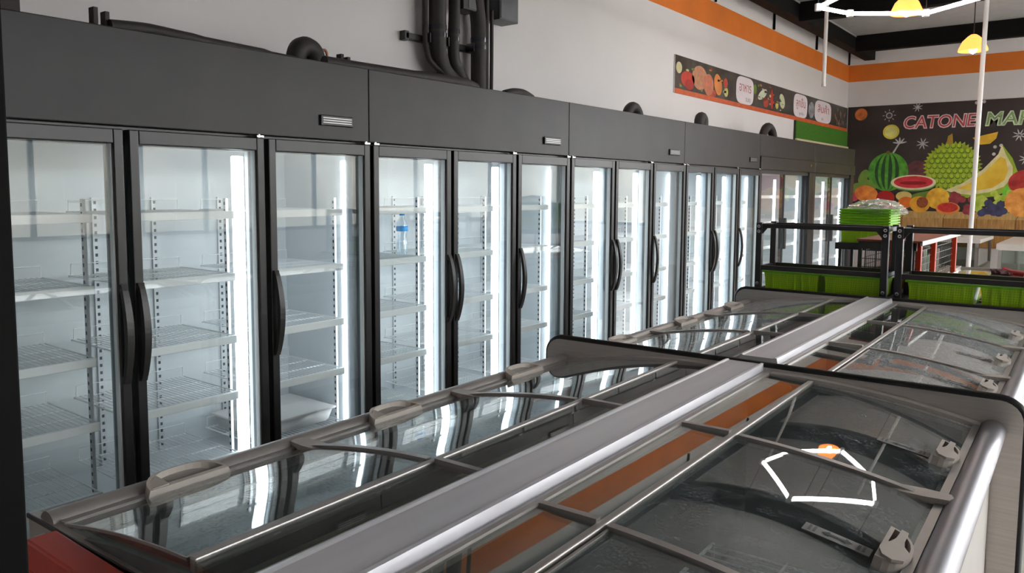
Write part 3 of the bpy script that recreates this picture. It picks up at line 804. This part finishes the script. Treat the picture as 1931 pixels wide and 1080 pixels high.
# ------------------------------------------------------------------ wall pipes and hoses
PX = -3.64
def pipe(name, label, pts, r, matl=PIPEM, group='insulated pipes on the wall', cat='pipe', bands=()):
    t = thing(name, label, cat, pts[0], 0, group)
    o0 = Vector(pts[0])
    MB().tube([Vector(p)-o0 for p in pts], r, 12).build('insulation', matl, t)
    for (p, h) in bands:
        q = Vector(p)-o0
        for dz in (-.04, .012): MB().cyl(q+Vector((0, 0, dz)), q+Vector((0, 0, dz+h)), r*1.06, 14).build('tape_band', TAPEM, t)
    return t
def smooth(pts, n=6):
    out = []
    P = [Vector(p) for p in pts]; P = [P[0]]+P+[P[-1]]
    for i in range(1, len(P)-2):
        for k in range(n):
            t = k/n; a, b, c, d = P[i-1], P[i], P[i+1], P[i+2]
            out.append(.5*((2*b)+(c-a)*t+(2*a-5*b+4*c-d)*t*t+(-a+3*b-3*c+d)*t**3))
    out.append(P[-2]); return out
pipe('insulated_pipe', 'thickest black insulated wall pipe, bending away at the freezer top',
     smooth([(PX, 3.875, 3.8), (PX, 3.875, 2.9), (PX, 3.872, 2.5), (PX, 3.885, 2.36), (PX, 3.95, 2.25), (PX+.03, 4.10, 2.15), (PX+.05, 4.32, 2.07)]), .058, bands=(((PX, 3.874, 2.51), .03),))
pipe('insulated_pipe', 'medium black insulated pipe bending away beside the thickest one',
     smooth([(PX, 4.035, 3.8), (PX, 4.04, 2.75), (PX, 4.03, 2.5), (PX, 4.04, 2.34), (PX, 4.12, 2.23), (PX, 4.25, 2.13), (PX, 4.36, 2.07)]), .040, bands=(((PX, 4.033, 2.51), .03),))
pipe('insulated_pipe', 'straight black insulated pipe dropping from the wall box to the freezer top',
     smooth([(PX, 4.20, 3.8), (PX, 4.22, 3.0), (PX, 4.27, 2.75), (PX, 4.295, 2.6), (PX, 4.295, 2.3), (PX, 4.30, 2.07)]), .056, bands=(((PX, 4.295, 2.49), .03),))
pipe('thin_conduit', 'thin black conduit at the bracket end, curving along the thickest pipe', smooth([(PX-.03, 3.785, 3.8), (PX-.03, 3.785, 2.6), (PX-.02, 3.79, 2.38), (PX, 3.85, 2.28), (PX+.06, 4.05, 2.17), (PX+.09, 4.35, 2.06)]), .019, cat='conduit')
pipe('thin_conduit', 'thin black conduit running straight down close beside the straight insulated pipe', [(PX, 4.385, 3.8), (PX, 4.385, 2.9), (PX, 4.385, 2.07)], .016, cat='conduit')
pipe('thin_conduit', 'thin black conduit dropping from the small dark wall box', [(PX, 4.44, 2.75), (PX, 4.44, 2.4), (PX, 4.435, 2.07)], .014, cat='conduit')
pipe('thin_conduit', 'thin steel rod between the two bent pipes', [(PX-.05, 3.965, 3.8), (PX-.05, 3.965, 2.9), (PX-.05, 3.965, 2.24)], .008, cat='conduit')
br = thing('pipe_bracket', 'black slotted strut bracket across the wall pipes', 'bracket', (XW, 3.64, 2.46))
MB().cbox(0, .05, 0, .80, -.02, .02, .003).build('strut', BLACKMET, br)
MB().cbox(0, .05, -.01, .03, -.03, .03, .003).build('end_cap', BLACKMET, br)
for y in (.15, .33, .59): MB().cbox(.05, .12, y, y+.012, -.03, .03, .002).build('clamp', BLACKMET, br)
wb1 = thing('wall_box', 'dark grey metal box on the wall beside the straight pipe', 'box', (XW, 4.47, 2.69))
MB().cbox(0, .16, 0, .22, 0, .32, .005).build('case', mat('dark_grey_box', (.05, .055, .06), .4, var=.2), wb1); MB().cbox(.155, .165, .01, .21, .01, .31, .003).build('lid', mat('dark_grey_box_lid', (.075, .08, .09), .35, var=.2), wb1)
wb2 = thing('wall_box', 'small grey metal box on the wall behind the pipes', 'box', (XW, 4.10, 2.70))
MB().cbox(0, .14, 0, .17, 0, .28, .005).build('case', BLACKMET, wb2); MB().cbox(.135, .145, .05, .165, .01, .27, .003).build('lid', mat('dark_grey_box_lid', (.075, .08, .09), .35), wb2)
# hoses on top of the freezers
def hose(label, yc, w_, h_, r, x=-3.36, extra=None):
    n = 14; pts = [(x, yc-w_/2, ZT-.01)]
    for i in range(n+1):
        t = PI-PI*i/n; pts.append((x, yc+w_/2*math.cos(t), ZT+h_-w_/2+w_/2*math.sin(t)))
    pts.append((x, yc+w_/2, ZT-.01))
    t = thing('hose_loop', label, 'hose', (x, yc, ZT), 0, 'black hose loops on the freezer tops')
    MB().tube([(p[0]-x, p[1]-yc, p[2]-ZT) for p in pts], r, 12).build('insulation', PIPEM, t)
    return t
t = hose('fat black hose loop with thin copper pipe on the freezer with the white tray', 2.585, .12, .125, .052)
MB().tube(smooth([(.0, .05, .09), (.0, .11, .125), (.0, .135, .11), (.0, .137, .03), (0, .137, -.01)]), .007, 8).build('copper_pipe', COPPER, t)
hose('black hose loop standing on the middle of the freezer before the food banner', 6.03, .21, .115, .045)
hose('narrow black hose loop under the food banner start', 7.43, .09, .135, .052)
hose('open black hose loop where the sliding-door freezers begin', 9.33, .36, .165, .05)
def run(label, pts, r, name='hose_run'):
    t = thing(name, label, 'hose', pts[0], 0, 'black hoses lying on the freezer tops')
    o0 = Vector(pts[0]); MB().tube([Vector(p)-o0 for p in smooth(pts)], r, 10).build('insulation', PIPEM, t); return t
run('black hose lying along the freezer tops from the copper-pipe loop to the wall pipes', [(-3.19, 2.565, 2.10), (-3.19, 2.8, 2.10), (-3.19, 3.2, 2.104), (-3.2, 3.6, 2.108), (-3.3, 3.85, 2.11)], [.031]*13+[.036]*6+[.04]*6)
run('short black hose along the top of the freezer with the white tray', [(-3.17, 1.50, 2.098), (-3.17, 1.66, 2.108), (-3.17, 1.85, 2.10), (-3.17, 2.2, 2.09), (-3.17, 2.38, 2.085)], [.026]*7+[.025]*6+[.021]*6+[.015]*6)
run('short humped black hose beyond the wall pipes', [(-3.20, 4.04, 2.085), (-3.20, 4.13, 2.105), (-3.20, 4.24, 2.108), (-3.20, 4.33, 2.085)], .030)
def clip(label, y, x=-3.4, z=ZT):
    t = thing('pipe_clip', label, 'clip', (x, y, z), 0, 'small clips on the freezer tops')
    MB().cbox(-.02, .02, -.03, .03, 0, .03, .003).build('base', PIPEM, t)
    MB().cbox(-.02, .02, -.032, -.012, .03, .095, .003).build('prong', PIPEM, t); MB().cbox(-.02, .02, .012, .032, .03, .085, .003).build('prong', PIPEM, t)
clip('two-pronged dark clip beside the short hose on the freezer with the white tray', 1.475, -3.2)
clip('two-pronged dark clip over the seam between white-tray and water-bottle freezers', 2.74, -3.25)
o = thing('vent_box', 'dark brown box on top of the freezer with the white tray, beside the short hose', 'box', (-3.55, .95, ZT))
MB().cbox(-.1, .1, -.25, .34, 0, .3, .006).build('case', mat('brown_box', (.03, .02, .016), .6), o); MB().cbox(-.105, .105, -.255, .345, .29, .31, .004).build('lid', mat('brown_box', (.03, .02, .016), .6), o)

# ------------------------------------------------------------------ things inside the freezers
tr = thing('white_tray', 'white plastic tray on the lowest shelf of a three-door freezer', 'tray', (-3.38, 2.40, SHELVES[4]))
tr['label'] = 'white plastic tray on the lowest shelf of a three-door freezer'
m = MB()
v = [(-.17, -.25, 0), (.17, -.25, 0), (.17, .18, 0), (-.17, .18, 0), (-.19, -.27, .075), (.19, -.27, .075), (.19, .20, .075), (-.19, .20, .075)]
bmx = bmesh.new(); bv = [bmx.verts.new(q) for q in v]
for f in [(0, 3, 2, 1), (4, 5, 6, 7), (0, 1, 5, 4), (1, 2, 6, 5), (2, 3, 7, 6), (3, 0, 4, 7)]: bmx.faces.new([bv[i] for i in f])
bmesh.ops.bevel(bmx, geom=bmx.edges[:], offset=.010, segments=3, affect='EDGES'); bmx.verts.index_update()
m.add([q.co[:] for q in bmx.verts], [tuple(q.index for q in f.verts) for f in bmx.faces], 0, True); bmx.free()
m.build('shell', WHITEP, tr); MB().cbox(-.197, .197, -.277, .207, .066, .078, .004).build('rim', WHITEP, tr)
bt = thing('water_bottle', 'clear water bottle with blue cap and blue label on a freezer shelf', 'bottle', (-3.30, 3.205, SHELVES[1]))
prof = [(.0, 0), (.030, 0), (.034, .006), (.033, .03), (.034, .06), (.031, .075), (.027, .105), (.033, .135), (.034, .165), (.030, .19), (.016, .215), (.0125, .222), (.0125, .232)]
MB().lathe(prof, n=24).build('bottle_body', CLEAR, bt)
MB().lathe([(.0, .229), (.015, .229), (.015, .246), (.013, .248), (0, .248)], n=20).build('cap', mat('blue_cap', srgb(40, 140, 215), .4), bt, 'blue screw cap')
MB().lathe([(.0345, .137), (.0350, .137), (.0350, .166), (.0345, .166)], n=24).build('paper_label', mat('blue_label', srgb(50, 150, 220), .4, col2=srgb(70, 160, 225)), bt, 'blue label band')
MB().lathe([(.0, .002), (.029, .002), (.031, .03), (.029, .075), (.025, .105), (.030, .135), (.031, .16), (.0, .16)], n=20).build('water', CLEAR, bt)

# ------------------------------------------------------------------ banner on the left wall
def flat(name, pts, mapf, d0, d1, matl, parent):
    """thin printed patch: 2-D outline pushed out of its board by a hair"""
    n = len(pts); v = [mapf(u, w_, d0) for (u, w_) in pts]+[mapf(u, w_, d1) for (u, w_) in pts]
    m = MB().add(v, [tuple(range(n)), tuple(range(2*n-1, n-1, -1))]+[(i, (i+1) % n, n+(i+1) % n, n+i) for i in range(n)])
    return m.build(name, matl, parent)
def ell(cx, cz, rx, rz, n=28, rot=0, a0=0, a1=2*PI):
    out = []
    for i in range(n):
        t = a0+(a1-a0)*i/(n-1 if a1-a0 < 2*PI-.01 else n)
        x, y = rx*math.cos(t), rz*math.sin(t)
        out.append((cx+x*math.cos(rot)-y*math.sin(rot), cz+x*math.sin(rot)+y*math.cos(rot)))
    return out
def pr(name, c, var=.15, scale=9, c2=None, rough=.5): return mat('print_'+name, srgb(*c), rough, var=var, scale=scale, col2=srgb(*c2) if c2 else None)
def text_mesh(s, size, mapf, d, matl, name, parent, width=None, offset=0.0, shear=0.0):
    cu = bpy.data.curves.new(name, 'FONT'); cu.body = s; cu.size = size; cu.offset = offset; cu.shear = shear; cu.resolution_u = 3
    ob = bpy.data.objects.new(name, cu); C.objects.link(ob)
    dg = bpy.context.evaluated_depsgraph_get(); dg.update()
    me = bpy.data.meshes.new_from_object(ob.evaluated_get(dg)); bpy.data.objects.remove(ob); bpy.data.curves.remove(cu)
    if not len(me.vertices): return None
    xs = [v.co.x for v in me.vertices]; x0, x1 = min(xs), max(xs); k = 1 if width is None else width/(x1-x0)
    for v in me.vertices: v.co = Vector(mapf((v.co.x-x0)*k, v.co.y, d))
    me.materials.append(matl); me.name = name
    o = bpy.data.objects.new(name, me); C.objects.link(o); o.parent = parent
    return o
BZ0, BZ1 = 2.492, 2.886
bn = thing('food_banner', 'long food photo banner with orange lower edge on the white wall', 'banner', (XW+.001, 7.58, BZ0))
bmap = lambda u, v, d: (d, u, v)
BL = 14.15-7.58
MB().box(.001, .010, 0, BL, .05, BZ1-BZ0).build('print_board', mat('print_dark_brown', srgb(58, 44, 40), .35, var=.5, scale=5, col2=srgb(64, 66, 62)), bn)
MB().box(.001, .012, 0, BL, 0, .05).build('orange_strip', pr('orange_strip', (206, 92, 46)), bn)
MB().box(.0, .012, -.006, 0, 0, BZ1-BZ0).build('edge_strip', WHITEP, bn)
L1, L2 = .0102, .0112
rnd = random.Random(11)
def bflat(nm, pts, col, lay=L1, **k): return flat(nm, pts, bmap, .010, lay, pr(nm, col, **k), bn)
bflat('printed_garlic', ell(.10, .27, .07, .06), (214, 206, 160))
bflat('printed_tomato', ell(.32, .17, .17, .085), (196, 60, 44)); bflat('printed_pepper_ring', ell(.36, .12, .11, .055), (170, 40, 34), L2)
bflat('printed_ham', ell(.62, .22, .20, .13), (196, 136, 104), var=.2, scale=20); bflat('printed_salmon', ell(.86, .17, .13, .12), (204, 122, 92), L2, var=.2, scale=20)
bflat('printed_papaya', ell(1.12, .20, .13, .10, rot=-.9), (224, 140, 70)); bflat('printed_cherry', ell(.95, .09, .12, .045), (176, 70, 46), var=.5, scale=40)
for k in range(34):
    u = rnd.choice([rnd.uniform(.05, 1.35), rnd.uniform(2.3, 3.4), rnd.uniform(2.3, 3.4)]); z = rnd.uniform(.08, .36)
    c = rnd.choice([(196, 60, 40), (214, 150, 60), (120, 150, 60), (220, 200, 150), (160, 80, 40)])
    flat('printed_spice', ell(u, z, rnd.uniform(.02, .05), rnd.uniform(.008, .02), 8), bmap, .010, L1, pr('spice_%d%d' % (c[0], c[1]), c), bn)
bflat('printed_lime', ell(1.36, .14, .06, .055), (196, 190, 110)); bflat('printed_red_pepper', ell(1.34, .24, .06, .06), (190, 60, 40))
bflat('printed_radish', ell(2.55, .23, .17, .055, rot=.35), (208, 212, 186)); bflat('printed_chilli', ell(2.90, .20, .05, .13, rot=.1), (190, 50, 40)); bflat('printed_tomato_slice', ell(2.68, .13, .10, .055), (176, 64, 50), var=.4, scale=30)
bflat('printed_cabbage', ell(3.30, .21, .12, .09, rot=-.5), (200, 206, 170)); bflat('printed_lemon', ell(3.10, .14, .06, .05), (206, 196, 110)); bflat('printed_leaf', ell(2.28, .27, .06, .06), (110, 140, 50))
bflat('printed_ice', ell(4.60, .20, .14, .12), (150, 150, 156), var=.5, scale=14)
for k in range(16): flat('printed_glass', ell(5.75+rnd.uniform(0, .75), .08+rnd.uniform(0, .24), .02, rnd.uniform(.03, .06), 8, rot=rnd.uniform(-.6, .6)), bmap, .010, L1, pr(rnd.choice(['barware_a', 'barware_b']), rnd.choice([(170, 140, 120), (150, 150, 160)]), .4, 30), bn)
PAPER = pr('label_white', (232, 222, 226), .03)
PINK = pr('label_red', (186, 84, 92)); GREYT = pr('label_grey', (120, 120, 140))
for (u0, u1, txt, sub) in ((1.66, 2.23, 'อาหาร', 'SUKI'), (3.78, 4.40, 'ลูกชิ้น', ''), (4.76, 5.62, 'สินค้า', '')):  # label spans along the banner worked out from image pixel columns
    um = (u0+u1)/2; w_ = (u1-u0)/2
    pts = [(um+w_*math.copysign(abs(math.cos(t))**.45, math.cos(t)), .215+.165*math.copysign(abs(math.sin(t))**.6, math.sin(t))) for t in [2*PI*i/36 for i in range(36)]]
    flat('white_label', pts, bmap, .010, .0114, PAPER, bn)
    text_mesh(txt, .16, lambda x, y, d, u0=u0, w_=w_: (d, u0+w_*.35+x, .20+y), .0118, PINK, 'thai_lettering', bn, width=w_*1.35)
    if sub: text_mesh(sub, .07, lambda x, y, d, um=um, w_=w_: (d, um+w_*.1+x, .085+y), .0118, GREYT, 'small_lettering', bn, width=w_*.55)
    else: text_mesh('ลูกชิ้น' if u0 < 4.5 else 'ของ', .05, lambda x, y, d, um=um, w_=w_: (d, um-w_*.2+x, .09+y), .0118, GREYT, 'small_lettering', bn, width=w_*.7 if u0 < 4.5 else w_*.25)

# turf board under the banner
tf = thing('turf_board', 'green artificial turf board on the wall under the food banner', 'board', (XW+.001, 11.45, 2.2))
MB().cbox(.002, .03, 0, 2.7, .03, .287, .002).build('turf', TURF, tf)
MB().box(.0, .02, -.02, 0, .0, .287).build('edge', BLACKMET, tf)
MB().cbox(.0, .05, 0, 2.7, .0, .03, .002).build('ledge', mat('cream_ledge', srgb(206, 196, 160), .5), tf)

# ------------------------------------------------------------------ mural on the back wall
mu = thing('fruit_mural', 'large chalkboard fruit mural reading CATONE MAR on the back wall', 'mural', (0, YB, 0))
mmap = lambda u, v, d: (u, -d, v)
MZ0, MZ1, MX0, MX1 = .60, 2.90, XW+.02, 0.6
MB().box(MX0, MX1, -.008, -.0005, MZ0, 1.12).build('plank_backing', pr('plank_backing', (96, 66, 34)), mu)
MB().box(MX0, MX1, -.010, -.0005, 1.10, MZ1).build('chalkboard_print', mat('print_chalkboard', srgb(60, 52, 51), .4, var=.22, scale=1.4, spec=.3), mu)
# painted planks, each its own strip
k = 0; x = MX0
while x < MX1:
    wd_ = (.52, .40, .60, .47)[k % 4]; x2 = min(x+wd_, MX1)
    c = ((158, 118, 66), (150, 108, 58), (164, 126, 76), (146, 104, 52))[k % 4]
    pm = mat('print_plank_%d' % (k % 4), srgb(*c), .35, var=.25, scale=7, stretch=(6, 1, .6), col2=srgb(min(255, c[0]+18), c[1]+14, c[2]+10))
    MB().box(x+.004, x2-.004, -.012, -.0005, MZ0, 1.05).build('plank', pm, mu)
    MB().prism([(x+.004, 1.05), (x2-.004, 1.05), (x2-.004+.05, 1.16), (x+.004+.05, 1.16)], 'y', -.0122, -.0005).build('plank', mat('print_plank_top', srgb(186, 150, 92), .35, var=.2, scale=6, stretch=(6, 1, 1)), mu)
    x = x2; k += 1
def mf(nm, pts, col, lay, **k): return flat(nm, pts, mmap, .009, .0105+lay*.0007, pr(nm, col, **k), mu)
CHALK = (190, 188, 186)
def star(cx, cz, r, nm):
    for a in range(4): mf(nm, ell(cx, cz, r, r*.10, 8, rot=a*PI/4+.3), CHALK, 1)
mf('printed_peach', ell(-3.52, 2.77, .10, .10), (196, 96, 44), 1, c2=(214, 120, 60), var=.2)
star(-2.66, 2.84, .08, 'printed_star'); star(-2.56, 2.25, .10, 'printed_star'); star(-1.24, 2.34, .10, 'printed_star'); star(-1.14, 1.98, .10, 'printed_star')
mf('printed_sun', ell(-3.08, 2.73, .05, .05), CHALK, 1); mf('printed_sun_centre', ell(-3.08, 2.73, .035, .035), (70, 64, 64), 2)
for a in range(8): mf('printed_sun_ray', ell(-3.08+.085*math.cos(a*PI/4), 2.73+.085*math.sin(a*PI/4), .02, .006, 6, rot=a*PI/4), CHALK, 1)
mf('printed_lemon_slice', ell(-3.04, 2.46, .125, .12), (222, 204, 70), 1); mf('printed_lemon_flesh', ell(-3.04, 2.46, .095, .09), (226, 220, 130), 2)
for a in range(5): mf('printed_palm_leaf', ell(-2.90+.05*math.cos(a*.7+.2), 2.27+.04*math.sin(a*.7+.2), .06, .012, 8, rot=a*.7+.2), CHALK, 1)
mf('printed_palm_trunk', [(-3.02, 2.09), (-2.99, 2.09), (-2.90, 2.26), (-2.92, 2.27)], CHALK, 1)
for (bx_, bz_) in ((-1.83, 2.86), (-1.73, 2.87), (-1.80, 2.79), (-1.55, 2.17), (-1.47, 2.19), (-1.56, 2.06), (-1.48, 2.02)): mf('printed_bubble', ell(bx_, bz_, .025, .025, 12), CHALK, 1)
# fruit, back to front
mf('printed_leaf', ell(-3.44, 1.72, .07, .13, rot=-.4), (84, 150, 40), 1); mf('printed_leaf', ell(-3.52, 1.52, .12, .10), (40, 84, 36), 1); mf('printed_leaf', ell(-1.28, 1.62, .16, .2, rot=.4), (56, 120, 36), 1)
mf('printed_plum', ell(-2.62, 1.78, .18, .20), (86, 40, 48), 1, c2=(110, 60, 60))
mf('printed_watermelon', ell(-3.06, 1.80, .31, .32, 40), (52, 120, 32), 2, c2=(96, 168, 50), var=.1)
for a in (-.62, -.25, .12, .48): 
    pts = [(-3.06+.31*math.sin(a+dx)*math.cos(t), 1.80+.315*math.sin(t)) for (t, dx) in [(PI/2-PI*i/14, .10*math.sin(PI*i/14)) for i in range(15)]]+[(-3.06+.31*math.sin(a-dx)*math.cos(t), 1.80+.315*math.sin(t)) for (t, dx) in [(-PI/2+PI*i/14, .10*math.sin(PI*i/14)) for i in range(15)]]
    mf('printed_melon_stripe', pts, (26, 70, 22), 3, var=.3, scale=20)
mf('printed_melon_stem', ell(-3.07, 2.12, .03, .03, 10), (120, 90, 40), 4)
# durian: spiky outline with spikes
pts = []
rd = random.Random(2)
for i in range(80):
    t = 2*PI*i/80; r = 1.0+(.10 if i % 2 else -.03)+rd.uniform(-.02, .03)
    pts.append((-2.12+.375*r*math.cos(t), 1.88+.365*r*math.sin(t)))
mf('printed_durian', pts, (128, 152, 22), 3, c2=(176, 190, 50), var=.12)
mf('printed_durian_stem', [(-2.22, 2.22), (-2.12, 2.22), (-2.14, 2.40), (-2.20, 2.36)], (176, 140, 50), 4)
for j in range(9):
    for i in range(9):
        cx = -2.12-.33+i*.083+(j % 2)*.04; cz = 1.88-.32+j*.08
        if ((cx+2.12)/.36)**2+((cz-1.88)/.35)**2 > .93: continue
        mf('printed_spike_base', ell(cx, cz-.004, .042, .044, 6, rot=.5), (88, 128, 10), 4+(j*9+i)*.004)
        mf('printed_spike', ell(cx-.002, cz+.006, .031, .032, 6, rot=.5), (172, 196, 44), 5+(j*9+i)*.004, var=.2, scale=30)
# durian wedge
W = [(-2.20, 1.50), (-1.95, 1.62), (-1.70, 1.82), (-1.50, 2.06), (-1.46, 2.20), (-1.40, 2.05), (-1.30, 1.86), (-1.30, 1.70), (-1.40, 1.56), (-1.60, 1.47), (-1.85, 1.43), (-2.05, 1.45)]
mf('printed_wedge_rind', [(-2.16, 1.52)]+[(x_+.06*(1 if i > 4 else .1)+(.03 if i % 2 else 0), z_-.06*(1 if i > 4 else 0)) for i, (x_, z_) in enumerate(W)][1:], (150, 176, 44), 5)
mf('printed_wedge_pith', W, (226, 214, 160), 6)
mf('printed_wedge_flesh', [(-2.03, 1.53), (-1.85, 1.62), (-1.66, 1.79), (-1.47, 2.02), (-1.40, 1.98), (-1.36, 1.80), (-1.40, 1.66), (-1.55, 1.54), (-1.80, 1.49)], (232, 176, 22), 7, c2=(226, 196, 70), scale=4)
mf('printed_melon_slice_rind', ell(-2.67, 1.615, .345, .135, 40), (90, 160, 60), 6); mf('printed_melon_slice_pith', ell(-2.67, 1.625, .335, .122, 40), (226, 214, 180), 7)
mf('printed_melon_slice_flesh', ell(-2.67, 1.63, .29, .098, 40), (204, 30, 44), 8, c2=(216, 60, 66)); mf('printed_melon_core', ell(-2.67, 1.615, .20, .03), (150, 16, 30), 9)
mf('printed_leaf', ell(-2.40, 1.42, .30, .07, rot=.1), (66, 130, 36), 4); mf('printed_leaf', ell(-3.35, 1.60, .14, .06, rot=-.5), (96, 166, 50), 6)
mf('printed_mango', ell(-3.38, 1.43, .19, .14, rot=-.3), (206, 96, 40), 7, c2=(226, 140, 50)); mf('printed_dragon_fruit', ell(-3.60, 1.38, .10, .08), (196, 60, 90), 6)
mf('printed_strawberry', ell(-3.08, 1.37, .14, .12), (176, 28, 26), 8); mf('printed_strawberry', ell(-2.99, 1.26, .12, .07), (196, 36, 34), 9)
mf('printed_mango_slice', ell(-2.80, 1.40, .12, .08), (214, 190, 110), 7); mf('printed_orange_wedge', ell(-2.76, 1.30, .12, .09), (220, 110, 30), 8)
mf('printed_peach_half', ell(-2.56, 1.27, .15, .13, rot=-.3), (226, 160, 40), 9); mf('printed_peach_stone', ell(-2.52, 1.30, .085, .09), (150, 76, 36), 10, var=.4, scale=40)
mf('printed_orange', ell(-2.30, 1.37, .17, .17), (222, 150, 40), 8, c2=(236, 190, 60)); mf('printed_grapefruit_rind', ell(-2.15, 1.21, .17, .10), (226, 140, 60), 10); mf('printed_grapefruit_flesh', ell(-2.15, 1.225, .145, .075), (196, 50, 40), 11, var=.3, scale=24)
for k in range(16): mf('printed_red_grape', ell(-1.94+rd.uniform(-.16, .18), 1.32+rd.uniform(-.17, .12), .055, .055, 14), (126, 34, 44), 7+k*.09, c2=(160, 66, 70))
for k in range(26): mf('printed_green_grape', ell(-1.52+rd.uniform(-.26, .24), 1.36+rd.uniform(-.18, .10), .052, .052, 14), (150, 180, 36), 7+k*.09, c2=(196, 206, 90))
mf('printed_apple', ell(-1.30, 1.47, .12, .11), (110, 196, 50), 6)
for k in range(14): mf('printed_blueberry', ell(-1.48+rd.uniform(-.2, .2), 1.22+rd.uniform(-.08, .10), .058, .055, 14), (44, 44, 74), 10+k*.09, c2=(74, 74, 110))
mf('printed_red_apple', ell(-1.10, 1.62, .25, .2), (158, 24, 26), 7, c2=(190, 60, 50)); mf('printed_tangerine', ell(-1.14, 1.32, .24, .22), (222, 130, 40), 11, c2=(236, 170, 90))
mf('printed_orange_slice', [(-1.86, 2.32), (-1.52, 2.40), (-1.54, 2.30), (-1.62, 2.22), (-1.75, 2.21)], (226, 176, 40), 2)
tm = lambda x0, z0: (lambda x, y, d: (x0+x, -d, z0+y))
text_mesh('CATONE', .275, tm(-2.86, 2.505), .0122, pr('letter_outline', (228, 200, 200)), 'lettering_outline', mu, width=1.05, offset=.014, shear=.12)
text_mesh('CATONE', .27, tm(-2.845, 2.508), .0126, pr('letter_red', (186, 66, 66), .35, 22), 'lettering', mu, width=1.02, shear=.12)
text_mesh('MAR', .285, tm(-1.70, 2.505), .0122, pr('letter_outline2', (206, 222, 190)), 'lettering_outline', mu, width=.62, offset=.014, shear=.12)
text_mesh('MAR', .28, tm(-1.685, 2.508), .0126, pr('letter_green', (134, 164, 104), .35, 22), 'lettering', mu, width=.59, shear=.12)

# ------------------------------------------------------------------ poles and lamps
o = MB().cyl((-1.165, 9.0, 0), (-1.118, 9.0, ZC), .022, 14).cyl((-1.165, 9.0, 0), (-1.165, 9.0, .02), .07, 16).build('white_pole', WHITEP)
tag(o, 'slender white pole from floor to ceiling before the fruit mural', 'pole')
o = MB().cyl((-2.64, 9.0, 2.63), (-2.64, 9.0, ZC), .020, 12).cyl((-2.64, 9.0, 2.62), (-2.64, 9.0, 2.65), .024, 12).build('drop_conduit', WHITEP)
tag(o, 'white conduit hanging from the ceiling before the orange band', 'conduit')
def hexlight(label, cx, cy, z, r, pts=None):
    t = thing('ring_light', label, 'lamp', (cx, cy, z), 0)
    P = pts or [(r*math.cos(PI/3*i), r*math.sin(PI/3*i)) for i in range(6)]
    n = len(P)
    for i in range(n):
        a, b = Vector((*P[i], 0)), Vector((*P[(i+1) % n], 0)); d = (b-a)*.03
        MB().cyl(a+d, b-d, .017, 10).build('tube', TUBEL, t)
    for i in range(n): MB().cyl((P[i][0], P[i][1], -.03), (P[i][0], P[i][1], .03), .03, 10).build('joint', WHITEP, t)
    for i in range(0, n, 2): MB().cyl((P[i][0], P[i][1], .02), (P[i][0], P[i][1], ZC-z), .004, 6).build('cable', BLACKMET, t)
    return t
hexlight('hexagonal tube light hanging over the far island freezer', -1.45, 7.30, 3.1, .7, [(-.76, -.02), (-.06, -.78), (.74, -.13), (.55, .34), (-.04, .79), (-.60, .40)])
def pendant(label, x, y, z, k=1.0):
    t = thing('pendant_lamp', label, 'lamp', (x, y, z), 0, 'amber pendant lamps')
    MB().lathe([(.03, .20), (.06, .18), (.12, .12), (.16, .03), (.165, 0), (.155, 0), (.11, .11), (.05, .17), (.03, .20)], n=24).build('shade', AMBER, t)
    MB().lathe([(0, -.035), (.03, -.02), (.048, .02), (.045, .07), (.02, .14), (0, .15)], n=16).build('bulb', WARM, t)
    MB().cyl((0, 0, .19), (0, 0, (ZC-z)/k), .006, 8).build('cord', BLACKMET, t); t.scale = (k, k, k)
pendant('amber pendant lamp hanging beyond the white pole', -1.52, 11.2, 3.20)
pendant('amber pendant lamp hanging within the hexagonal light over the far island', -1.66, 8.12, 3.12, .85)
